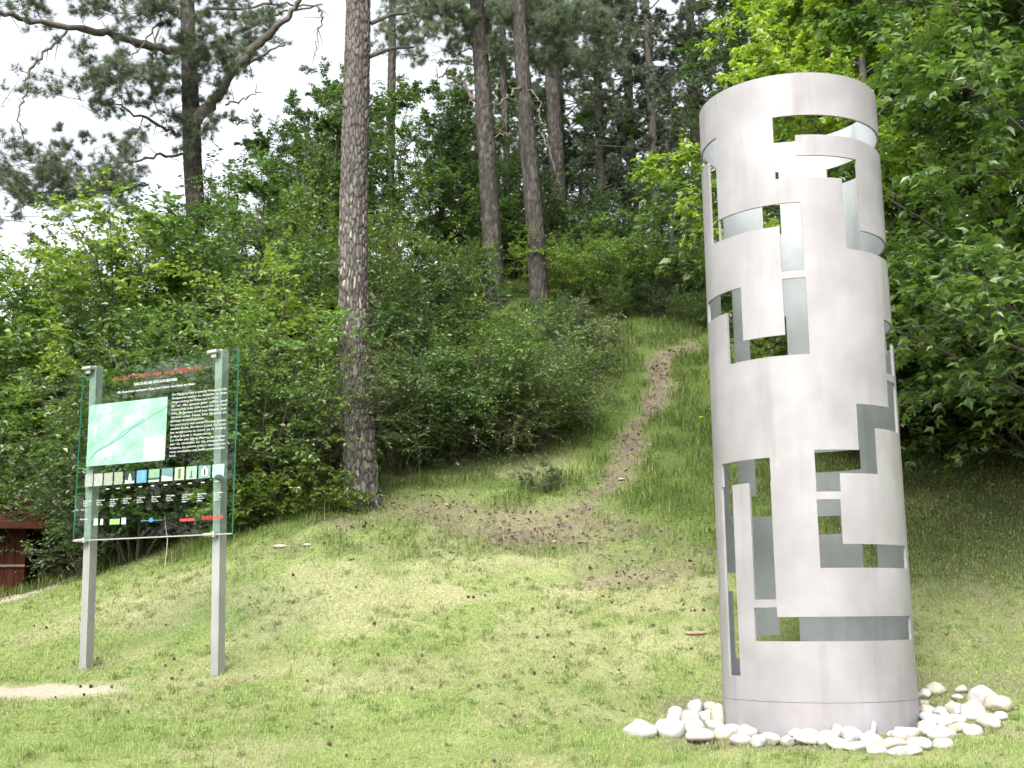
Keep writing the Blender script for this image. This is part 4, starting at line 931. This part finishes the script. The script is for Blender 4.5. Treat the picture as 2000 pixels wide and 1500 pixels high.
# ------------------------------------------------------------------ broad-leaved trees
TRE = {'mid': (tree_meshes(21, 7.5, M['leaf_mid'], M['bark_grey']), 7.5), 'dark': (tree_meshes(22, 7.5, M['leaf_dark'], M['bark_grey'], leaf=.08), 7.5),
       'maple': (tree_meshes(23, 8.0, M['leaf_maple'], M['bark_grey'], nl=30, n2=11, n3_=9, k=7, leaf=.13, ratio=.95, s0=.16, limb=.40, shape='lobed', upl=.05), 8.0),
       'mapled': (tree_meshes(24, 8.0, M['leaf_mid'], M['bark_grey'], nl=40, n2=12, n3_=9, k=7, leaf=.12, ratio=.95, s0=.10, limb=.42, shape='lobed', upl=-.05), 8.0)}
def tree(px, rho, hgt, key, label, group=None, rz=None, wide=1.0, name='broadleaf_tree'):
    (tm, lm, cm), Hh = TRE[key]; x, y, z = spot(px, rho)
    o = thing(name, label, 'tree', (x, y, z), random.Random(px * 3 + 1).uniform(0, 6.28) if rz is None else rz, group); s = hgt / Hh; o.scale = (s * wide, s * wide, s)
    link('trunk', tm, o); link('limbs', lm, o); link('crown', cm, o); return o
def ttree(px, rho, top, *a, **k): return tree(px, rho, top_h(px, rho, top, .87), *a, **k)
ttree(560, 25.5, 150, 'dark', 'dark leafy tree with sky gaps, between the forked pine and the near pine')
ttree(640, 27.5, 140, 'mid', 'tall leafy tree rising behind the near pine trunk', wide=.9); ttree(770, 24.5, 110, 'mid', 'bright leafy tree just right of the near pine trunk', wide=.95); ttree(860, 26.0, 190, 'dark', 'dark leafy tree left of the two straight pine trunks')
ttree(500, 26.5, 240, 'mid', 'loose leafy tree just right of the forked pine trunk'); ttree(615, 24.0, 190, 'mid', 'bright leafy tree directly left of the near pine trunk', wide=.9)
ttree(470, 24, 320, 'mid', 'low leafy tree hiding the foot of the forked pine', wide=1.1); ttree(350, 25, 350, 'mid', 'low leafy tree left of the forked pine', wide=1.1); ttree(170, 26, 420, 'mid', 'rounded green tree at the left below the drooping pine branch', wide=1.1)
ttree(960, 29, 230, 'dark', 'dark leafy tree behind the two straight pine trunks', wide=1.2); ttree(1010, 31, 150, 'mid', 'leafy tree filling the gap between the close pair of pine trunks'); ttree(1130, 31.5, 190, 'dark', 'dark leafy tree right of the grey pine trunk'); ttree(1235, 32, 170, 'mid', 'leafy tree below the drooping bluish conifer'); ttree(885, 29, 130, 'dark', 'tall dark leafy tree left of and behind the close pair of trunks')
ttree(690, 30, 260, 'dark', 'dark leafy tree behind the near pine, lower than its neighbours', wide=1.2)
tree(1738, 15.2, 7.2, 'maple', 'bright green maple leaning over the top of the metal cylinder', wide=.95)
tree(2240, 14.2, 8.8, 'mapled', 'big lobed-leaf tree with low hanging branches right of the metal cylinder', wide=1.0)
tree(1830, 17.2, 8.5, 'mapled', 'dark leafy tree on the bank behind the metal cylinder', rz=1.0); tree(1560, 22, 8.5, 'dark', 'dark leafy tree on the bank behind the left side of the cylinder'); tree(2010, 19.5, 9, 'mapled', 'dark leafy tree at the right edge behind the low branches', rz=4.0)

for x, y, h_, key, lab in [(-13, 7.5, 7.5, 'mid', 'leafy tree beyond the left edge, mirrored in the sign glass'), (-15, 4.0, 8.5, 'dark', 'dark tree beyond the left edge, mirrored in the sign glass'), (-17, 9.5, 9, 'dark', 'tallest dark tree beyond the left edge'), (-18, 1.0, 9, 'mid', 'leafy tree farthest towards the camera beyond the left edge')]:
    o = tree(0, 20, h_, key, lab); o.location = (x, y, hz(x, y))

# ------------------------------------------------------------------ pines
def bark_trunk(name, pts, rad, mat_cols, seed, sides=72, step=.035, plate=.05, amp=.016, parent=None, rough=True):
    P = np.asarray(pts, float); seg = np.linalg.norm(np.diff(P, axis=0), axis=1); s = np.concatenate([[0], np.cumsum(seg)]); n = int(s[-1] / step)
    ss = np.linspace(0, s[-1], n); Pc = np.stack([np.interp(ss, s, P[:, i]) for i in range(3)], 1)
    ker = np.ones(15) / 15
    for i in range(2): Pc[:, i] = np.convolve(np.pad(Pc[:, i], 7, 'edge'), ker, 'valid')
    rd = np.interp(ss, s, rad)
    th = np.linspace(0, 2 * PI, sides, endpoint=False); T_, S_ = np.meshgrid(th, ss)
    R0 = np.mean(rad); u = T_ * R0 / plate; per = max(3, int(round(2 * PI * R0 / plate))); u = T_ / (2 * PI) * per; v = S_ / (plate * 3.3)
    # cellular plates, wrapped round the trunk
    u2 = u + .35 * (vnoise(u * 1.5, v * 1.5, seed + 3) - .5); v2 = v + .6 * (vnoise(u, v, seed + 4) - .5)
    iu = np.floor(u2); iv = np.floor(v2); f1 = np.full(u.shape, 9.0); f2 = np.full(u.shape, 9.0); cid = np.zeros(u.shape)
    for a in (-1, 0, 1):
        for b_ in (-1, 0, 1):
            cu = iu + a; cv = iv + b_; cuw = np.mod(cu, per)
            ox = _hash(cuw, cv, seed); oy = _hash(cuw, cv, seed + 1); d = np.hypot(cu + ox - u2, (cv + oy - v2))
            new = d < f1; f2 = np.where(new, f1, np.minimum(f2, d)); cid = np.where(new, _hash(cuw, cv, seed + 2), cid); f1 = np.where(new, d, f1)
    edge = sstep(.03, .30, f2 - f1)
    fade = 1.0
    disp = amp * (edge * (.5 + .8 * cid) - .6) + amp * .5 * (vnoise(u * 3, v * 4, seed + 8) - .5)
    Rr = rd[:, None] + disp * fade
    X = Pc[:, 0][:, None] + Rr * np.cos(T_); Y = Pc[:, 1][:, None] + Rr * np.sin(T_); Z = np.repeat(Pc[:, 2][:, None], sides, 1)
    V = np.stack([X, Y, Z], -1).reshape(-1, 3)
    i0 = (np.arange(n - 1)[:, None] * sides + np.arange(sides)[None]).ravel(); i1 = (np.arange(n - 1)[:, None] * sides + (np.arange(sides)[None] + 1) % sides).ravel()
    F = np.stack([i0, i1, i1 + sides, i0 + sides], 1)
    cr, lo, hi, pal_ = [np.array(c) for c in mat_cols]
    c = lo + (hi - lo) * cid.ravel()[:, None]
    flake = (_hash(np.floor(u2 * 1.0) + 31, np.floor(v2 * 1.3), seed + 12) > .80).ravel() * sstep(.55, .9, edge.ravel()) * (sstep(.42, .62, vnoise(u * 2.6, v * .55, seed + 15)) * (.15 + .85 * sstep(4.6, 3.4, Z) * (Pc[0, 2] < 1))).ravel()
    c = c + (pal_ - c) * (flake * .8)[:, None]
    c = cr + (c - cr) * edge.ravel()[:, None]
    NTRI[0] += 2 * len(F)
    return link(name, mesh_np(name, V, [F], [M['bark_attr']], True, attrs={'Col': c}), parent)
M['bark_attr'] = attr_mat('scaly_pine_bark', rough=.9, bump=.5, nscale=45, namp=.3, spec=.2)
BARK_NEAR = ((.036, .029, .026), (.082, .073, .066), (.165, .150, .138), (.44, .38, .30))
BARK_FAR = ((.034, .029, .026), (.050, .044, .038), (.095, .086, .076), (.13, .118, .10))
def pine_foliage(parent, limbs_spec, seed, mat, n2=9, n3_=6, tufts=4, k=16, Ln=.13, wd=.0065, bend=-.02, r_=.035, name='needles', lf=.42, droop=.0):
    """limbs_spec: list of (start, direction, length)"""
    r = np.random.default_rng(seed); S = np.array([a for a, b, c in limbs_spec]); D = unit(np.array([b for a, b, c in limbs_spec], float)); L = np.array([c for a, b, c in limbs_spec], float)
    b1 = Br(S, D, L, np.full(len(L), bend), np.full(len(L), r_) * L / 2.5)
    b2 = grow(b1, n2, .3, 1.0, .5, 1.2, lf, .10 - droop, -.05 - droop * .4, .45, r, .35, .4)
    b3 = grow(b2, n3_, .25, 1.0, .4, 1.0, .5, .1 - droop, -.05 - droop * .3, .5, r, .3, .4)
    limbs = join([tubes(b1, 6, 6), tubes(b2, 3, 4), tubes(Br(b3.S, b3.D, b3.L, b3.g, np.maximum(b3.r, .003)), 1, 3)]); NTRI[0] += 2 * len(limbs[1])
    nd = needles(b3, tufts, k, Ln, wd, r)
    return mesh_np('limbs', limbs[0], [limbs[1]], [M['bark_grey']], True), fol_mesh('crown', nd, mat)

# near pine: one bare trunk running out of the top of the picture
g0 = ground_hit(708, 986)
rho0 = math.hypot(g0[0], g0[1])
nearp = thing('pine_tree', 'near pine with a thick bare scaly trunk left of the middle', 'tree', tuple(g0))
tp = [np.array([g0[0], g0[1], g0[2] - .3])] + [pt(px, py, rho0 + .05) for px, py in ((707, 960), (697, 800), (690, 600), (691, 400), (696, 200), (700, 0))]
tp += [tp[-1] + (tp[-1] - tp[-2]) * q for q in (1, 2.2, 3.6, 5)]
tp = [p - g0 for p in tp]
wpx = [46, 34, 30, 29, 28, 26.5, 25, 24, 21, 16, 10]
bark_trunk('trunk', tp, [w_ / FPX * rho0 for w_ in wpx], BARK_NEAR, 4, 120, .018, .042, .015, nearp)
lsp = []
r = np.random.default_rng(77)
for i in range(26):
    t = r.uniform(.35, 1); p = tp[6] + (tp[-1] - tp[6]) * t; a = r.uniform(0, 6.28); lsp.append((p, (math.cos(a), math.sin(a), .35), r.uniform(1.6, 3.2) * (1.2 - .6 * t)))
lm, cm = pine_foliage(nearp, lsp, 5, M['needle_pine'], 7, 5, 4, 12); link('limbs', lm, nearp); link('crown', cm, nearp)
for a, b_ in (((726, 45), (800, 26)), ((722, 110), (808, 92))):
    A = pt(*a, rho0) - g0; B = pt(*b_, rho0 + .5) - g0; q = MB(); q.tube([A, (A + B) / 2 + [0, 0, .05], B], [.035, .025, .012], 6); q.build('branch', M['bark_grey'], nearp, True)

for px, py, sd in ((722, 300, 1), (664, 520, -1), (723, 640, 1), (668, 210, -1), (716, 420, 1)):
    A = pt(px - sd * 8, py, rho0) - g0; q = MB(); q.tube([A, A + [sd * .10, -.02, .03], A + [sd * .17, -.03, .05]], [.016, .012, .007], 6); q.build('branch_stub', M['bark_grey'], nearp, True)
# forked pine at the left with long traced branches
def traced_pine(label, base_px, rho, trunk_px, widths, branches, clumps, seed, needlemat, name='pine_tree', extra_top=6.0, crown_n=18, bark=BARK_FAR):
    x, y, z = spot(base_px[0], rho, base_px[1]); o0 = np.array([x, y, z])
    root = thing(name, label, 'tree', (x, y, z))
    tp = [pt(px, py, rho) - o0 for px, py in trunk_px]; tp = [np.array([tp[0][0], tp[0][1], -.3])] + tp
    top = tp[-1]; d = unit(tp[-1] - tp[-2]); tp += [top + d * extra_top * .5, top + d * extra_top]
    wd = [widths[0]] + list(widths) + [widths[-1] * .7, widths[-1] * .3]
    bark_trunk('trunk', tp, [w_ / 2 / FPX * rho for w_ in wd], bark, seed, 40, .05, .07, .016, root)
    for pts, w0, w1, dd in branches:
        q = MB()
        n = len(pts); P = np.array([pt(px, py, rho + dd * i / max(1, n - 1)) - o0 for i, (px, py) in enumerate(pts)])
        t = np.linspace(0, n - 1, n * 5); P = np.stack([np.interp(t, np.arange(n), P[:, i]) for i in range(3)], 1)
        for i in range(3): P[1:-1, i] = (P[:-2, i] + 2 * P[1:-1, i] + P[2:, i]) / 4
        jr = np.random.default_rng(len(pts) * 13 + int(pts[0][0])); P[1:-1] += jr.normal(0, .028, (len(P) - 2, 3))
        q.tube(P, np.linspace(w0, w1 * .7, len(P)) / 2 / FPX * rho * jr.uniform(.85, 1.15, len(P)), 8)
        for m_ in range(3, len(P) - 1, 3):
            if w0 < 20:
                dv = unit(jr.normal(size=3) + np.array([0, 0, .2])); Lb = jr.uniform(.2, .6); q.tube([P[m_], P[m_] + dv * Lb * .5, P[m_] + dv * Lb + [0, 0, -.04]], [.010, .007, .003], 4)
        q.build('branch', M['bark_pink'], root, True)
    ls = []; r = np.random.default_rng(seed)
    for (px, py, rad, cnt, dd) in clumps:
        for _ in range(int(cnt * 1.9)):
            a = r.uniform(0, 6.28); rr = 1.15 * rad * math.sqrt(r.random()); ang = r.uniform(0, 6.28)
            c = pt(px + rr * math.cos(a), py + rr * .55 * math.sin(a), rho + dd + r.normal(0, .25)) - o0
            ls.append((c, (math.cos(ang), math.sin(ang), r.uniform(-.1, .5)), r.uniform(.55, 1.15)))
    for i in range(crown_n):
        t = r.uniform(0, 1); p = top + d * extra_top * t; a = r.uniform(0, 6.28); ls.append((p, (math.cos(a), math.sin(a), .3), r.uniform(1.5, 3.0) * (1.2 - .7 * t)))
    lm, cm = pine_foliage(root, ls, seed + 1, needlemat, 6, 5, 3, 11, r_=.018); link('limbs', lm, root); link('crown', cm, root)
    return root
M['bark_pink'] = simple('pinkish_pine_bark', (.135, .112, .096), .85, 0, noise=.35, nscale=10, bump=.5, bscale=24)
traced_pine('forked pine at the left with long crooked branches against the white sky', (385, 800), 26.0,
    [(383, 420), (376, 320), (374, 250), (370, 150), (367, 60), (365, -20)], [36, 36, 36, 31, 29, 27],
    [([(378, 245), (420, 190), (465, 125), (520, 72), (560, 35), (590, -10)], 26, 12, -1.5),          # right fork
     ([(470, 130), (510, 112), (560, 80)], 9, 4, -.4),
     ([(350, 100), (300, 92), (220, 66), (150, 55), (60, 42), (0, 22), (-40, 5)], 18, 9, -2.2),        # long left limb
     ([(378, 100), (420, 92), (470, 60), (540, 25), (630, 8)], 12, 5, 1.2),
     ([(385, 25), (450, 14), (560, 8), (620, 12)], 8, 4, .8),
     ([(130, 60), (95, 95), (55, 140), (52, 180), (35, 215), (38, 250), (60, 310)], 6, 3, -.5),
     ([(350, 262), (300, 240), (250, 215), (210, 195)], 8, 3, -1.0),
     ([(352, 35), (330, 10), (315, -20)], 10, 8, .5), ([(340, 25), (300, 60), (262, 105), (225, 150)], 5, 2, -1.4), ([(310, 55), (294, 130), (300, 200), (330, 250)], 4, 2, -.8),
     ([(356, 300), (300, 305), (240, 320), (190, 350)], 6, 3, -1.2), ([(620, 12), (632, 35), (618, 60), (618, 110)], 5, 2, .2), ([(440, 205), (480, 190), (510, 180)], 4, 2, .4),
     ([(290, 360), (220, 378), (120, 372), (20, 380)], 5, 3, -1.0)],
    [(205, 35, 70, 12, -1.2), (260, 15, 40, 5, -1.5), (225, 165, 60, 7, -1.2), (190, 190, 60, 6, -1.4), (300, 170, 40, 5, -.6), (325, 130, 40, 5, .3), (395, 150, 45, 8, -.8), (410, 115, 40, 6, -1.2), (455, 70, 45, 8, -.6), (470, 30, 45, 6, .2), (520, 30, 40, 4, .4),
     (60, 355, 80, 12, -1.8), (150, 360, 80, 13, -1.4), (215, 362, 35, 4, -1.0), (20, 400, 60, 7, -1.8), (140, 390, 50, 5, -1.4), (190, 305, 50, 5, -.8), (5, 20, 30, 5, -2.2), (375, 215, 30, 4, .3), (5, 200, 18, 2, -1.8), (300, 235, 40, 4, -.6), (410, 280, 25, 3, -.5)],
    31, M['needle_pine'], crown_n=10)
TP_ = 'pines standing on the upper bank'
traced_pine('straight pine trunk on the upper bank, left one of the close pair', (965, 600), 24.0, [(966, 560), (958, 420), (950, 280), (942, 150), (935, 60), (930, -30)], [38, 38, 36, 34, 30, 28],
    [([(936, 210), (905, 160), (870, 145), (850, 150)], 9, 3, .8), ([(940, 130), (890, 118), (840, 120)], 6, 2, .6), ([(934, 40), (860, 30), (800, 8), (760, -10)], 8, 4, .5), ([(962, 268), (985, 262), (1000, 262)], 5, 3, -.4), ([(938, 100), (900, 98), (860, 96)], 5, 2, -.4)],
    [(850, 60, 60, 9, 0), (900, 20, 60, 10, .2), (960, 40, 60, 9, .3), (820, 10, 50, 7, .2), (1000, 10, 60, 8, .5), (870, 110, 35, 3, .6)], 41, M['needle_pine'], extra_top=5)
traced_pine('straight dark pine trunk on the upper bank, right one of the close pair', (1055, 620), 23.2, [(1054, 590), (1048, 470), (1036, 340), (1026, 220), (1018, 100), (1012, -30)], [38, 36, 34, 32, 30, 28],
    [([(1022, 175), (1040, 178), (1050, 200), (1055, 240)], 5, 2, -.4), ([(1024, 170), (995, 185), (970, 205)], 6, 3, -.6), ([(1016, 80), (1000, 60), (980, 50)], 6, 3, .2)],
    [(1060, 60, 60, 9, .3), (1110, 30, 60, 9, .4), (1060, 110, 50, 6, .5), (1000, 80, 40, 4, .8), (1120, 90, 50, 6, .8)], 42, M['needle_pine'], extra_top=5)
traced_pine('grey pine trunk behind the close pair of trunks', (1090, 500), 29.0, [(1092, 400), (1086, 290), (1080, 180), (1072, 60), (1068, -30)], [32, 30, 28, 26, 24],
    [([(1058, 260), (1075, 300), (1098, 370)], 4, 3, -.8)], [(1130, 140, 60, 9, .4), (1090, 30, 60, 9, .4), (1160, 60, 60, 9, .6)], 43, M['needle_pine'], extra_top=5)
traced_pine('thin pine trunk between the close pair of trunks', (990, 520), 30.0, [(990, 330), (986, 200), (982, 80), (980, -30)], [14, 14, 13, 12], [], [(980, 120, 50, 6, .3), (975, 60, 50, 7, .3)], 44, M['needle_pine'], extra_top=4, crown_n=8)
traced_pine('slim tree trunk just right of the near pine at the top', (766, 520), 27.0, [(764, 200), (766, 100), (766, 30), (766, -30)], [17, 16, 15, 14], [([(766, 60), (800, 40), (840, 40)], 5, 2, .2)], [(790, 60, 30, 3, .2), (810, 90, 40, 4, .2)], 45, M['needle_pine'], extra_top=4, crown_n=6)

def conifer_meshes(seed, Hh, s0, lmax, mat, nw=60, droop=.12, k=14, Ln=.12, wd=.014, tufts=4):
    r = np.random.default_rng(seed); ls = []
    for i in range(nw):
        t = s0 + (1 - s0) * (i + r.random()) / nw; a = i * 2.4 + r.normal(0, .3); L = lmax * (1.05 - .85 * (t - s0) / (1 - s0)) * r.uniform(.65, 1.15)
        ls.append((np.array([0, 0, t * Hh]), (math.cos(a), math.sin(a), r.uniform(-.1, .3)), L))
    lm, cm = pine_foliage(None, ls, seed, mat, 9, 6, tufts, k, Ln, wd, -.10, .03, lf=.34, droop=droop)
    tr = Br(np.array([[0, 0, -.3]]), np.array([[0.01, .01, 1.0]]), np.array([Hh]), np.array([0.0]), np.array([.19])); tv = tubes(tr, 14, 10); NTRI[0] += 2 * len(tv[1])
    return mesh_np('trunk', tv[0], [tv[1]], [M['bark_grey']], True), lm, cm
CON = [(conifer_meshes(51, 15, .10, 2.6, M['needle_spruce']), 15), (conifer_meshes(52, 15, .18, 2.9, M['needle_pine'], droop=.02), 15)]
def conifer(px, rho, hgt, k_, label, group=None, wide=1.0):
    (tm, lm, cm), Hh = CON[k_]; x, y, z = spot(px, rho); o = thing('conifer', label, 'tree', (x, y, z), random.Random(px).uniform(0, 6.28), group); s = hgt / Hh; o.scale = (s * wide, s * wide, s)
    link('trunk', tm, o); link('limbs', lm, o); link('crown', cm, o); return o
conifer(1190, 31, 13, 0, 'dark conifer right of the grey pine trunk, at the top of the wood'); conifer(1300, 29.5, 12, 1, 'drooping bluish conifer just left of the cylinder top'); conifer(1385, 32, 15, 0, 'dark conifer directly left of the cylinder rim'); conifer(1110, 36, 14, 1, 'loose conifer far behind the grey pine trunk')
conifer(1040, 34, 12, 1, 'loose conifer between and behind the close pair of trunks'); conifer(930, 36, 11, 1, 'loose conifer left of and behind the close pair of trunks'); conifer(1250, 34, 15, 1, 'tall loose conifer behind the drooping bluish one')
conifer(1470, 30, 15, 1, 'dark conifer behind the top of the cylinder'); conifer(1600, 34, 16, 0, 'dark conifer hidden behind the maple crown'); conifer(1330, 26.8, 4.2, 1, 'young bluish pine on the upper bank left of the cylinder', wide=1.4)

# ------------------------------------------------------------------ small things on the ground
def cone_mesh():
    V = []; F = []; seg = 10; rings = 9
    for i in range(rings):
        t = i / (rings - 1); rr = math.sin(PI * min(1, .12 + .88 * t) ** .8) * .021 + .003
        for k_ in range(seg):
            a = 2 * PI * (k_ + .5 * (i % 2)) / seg; rk = rr * (1.25 if (i + k_) % 2 else .85); V.append((rk * math.cos(a), rk * math.sin(a), t * .05 - .025))
    for i in range(rings - 1):
        for k_ in range(seg): F.append((i * seg + k_, i * seg + (k_ + 1) % seg, (i + 1) * seg + (k_ + 1) % seg, (i + 1) * seg + k_))
    return mesh_np('pine_cone', V, [np.array(F)], [simple('brown_cone', (.075, .045, .03), .8, noise=.4, nscale=60)])
CM = cone_mesh()
cz5 = [(1300, 185), (1315, 180), (1330, 170), (1350, 195), (1365, 185), (1380, 155), (1395, 150), (1340, 205), (1360, 200), (1290, 175), (1322, 192), (1385, 160), (1155, 170), (1190, 180), (1155, 215), (1175, 210), (1200, 205), (1150, 235), (1090, 240), (1110, 118), (1180, 105), (1265, 140),
    (1440, 208), (1520, 110), (1480, 195), (1590, 175), (1610, 340), (1635, 340), (1555, 435), (1580, 440), (1590, 460), (1030, 443), (1050, 443), (1095, 435), (1280, 490), (1430, 498), (1380, 480), (1750, 550), (1900, 495), (1915, 498), (1870, 470), (1950, 490), (1340, 592), (1300, 600), (1410, 712), (1365, 680),
    (1285, 740), (1900, 640), (1900, 740), (1210, 910), (495, 955), (810, 800), (920, 790), (1070, 790), (675, 670), (850, 672), (505, 705), (400, 775), (660, 550), (175, 440), (345, 355), (590, 405), (485, 200), (655, 160), (630, 150), (720, 210), (555, 1065), (1130, 1090), (485, 1020), (960, 80), (985, 75), (970, 65), (895, 70), (1560, 650), (1620, 730)]
cz6 = [(680, 1105), (705, 1140), (1215, 1112), (1150, 1160), (1270, 1185), (1195, 1250), (560, 1303), (635, 1305), (780, 1305), (385, 1382), (1115, 1388), (890, 1480), (85, 1245), (440, 1270), (235, 875), (320, 890), (1155, 880), (510, 1140), (585, 1360)]
cones = [(400 + a / 2, 950 + b_ / 2) for a, b_ in cz5] + [(a / 3.571, 980 + b_ / 3.571) for a, b_ in cz6]
for i, (px, py) in enumerate(cones):
    g = ground_hit(px, py); rs_ = random.Random(i); o = link('pine_cone', CM, None, (g[0], g[1], g[2] + .016)); o.rotation_euler = (rs_.uniform(1.1, 1.9), rs_.uniform(-.4, .4), rs_.uniform(0, 6.28)); s = rs_.uniform(.4, .68); o.scale = (s, s, s)
    if py < 1070: tag(o, 'small brown pine cone on the bare ground at the foot of the path', 'pine cone', 'pine cones on the bare ground')
    elif px < 440: tag(o, 'small dark pine cone on the grass around the sign posts', 'pine cone', 'pine cones round the sign')
    else: tag(o, 'small dark pine cone lying on the open lawn', 'pine cone', 'pine cones on the lawn')
g = ground_hit(1360, 1243)
o = link('bark_piece', mesh_np('bark_piece', stone_mesh(900, .10, .035, .022, .4), [IF], [simple('red_brown_bark', (.33, .20, .15), .8, noise=.3, nscale=30)], True), None, (g[0], g[1], g[2] + .02)); o.rotation_euler = (0, .05, .1)
tag(o, 'reddish brown piece of bark lying on the lawn left of the cylinder', 'bark piece')
for px, py, s, lab in [(548, 1069, .085, 'pale flat stone on the bank right of the sign, left one'), (600, 1067, .06, 'small pale stone on the bank right of the sign, right one'), (1213, 938, .05, 'whitish small stone beside the lower footpath'), (1270, 870, .05, 'small light stone at the right edge of the footpath')]:
    g = ground_hit(px, py); o = link('flat_stone', mesh_np('flat_stone', stone_mesh(int(px), s, s * .7, s * .3), [IF], [SM_['grey' if 'grey' in lab else 'cream']], True), None, (g[0], g[1], g[2] + s * .02)); tag(o, lab, 'stone')
print('TRIS foliage', NTRI[0], 'lawn blades', n_lawn, 'bank', n_bank)
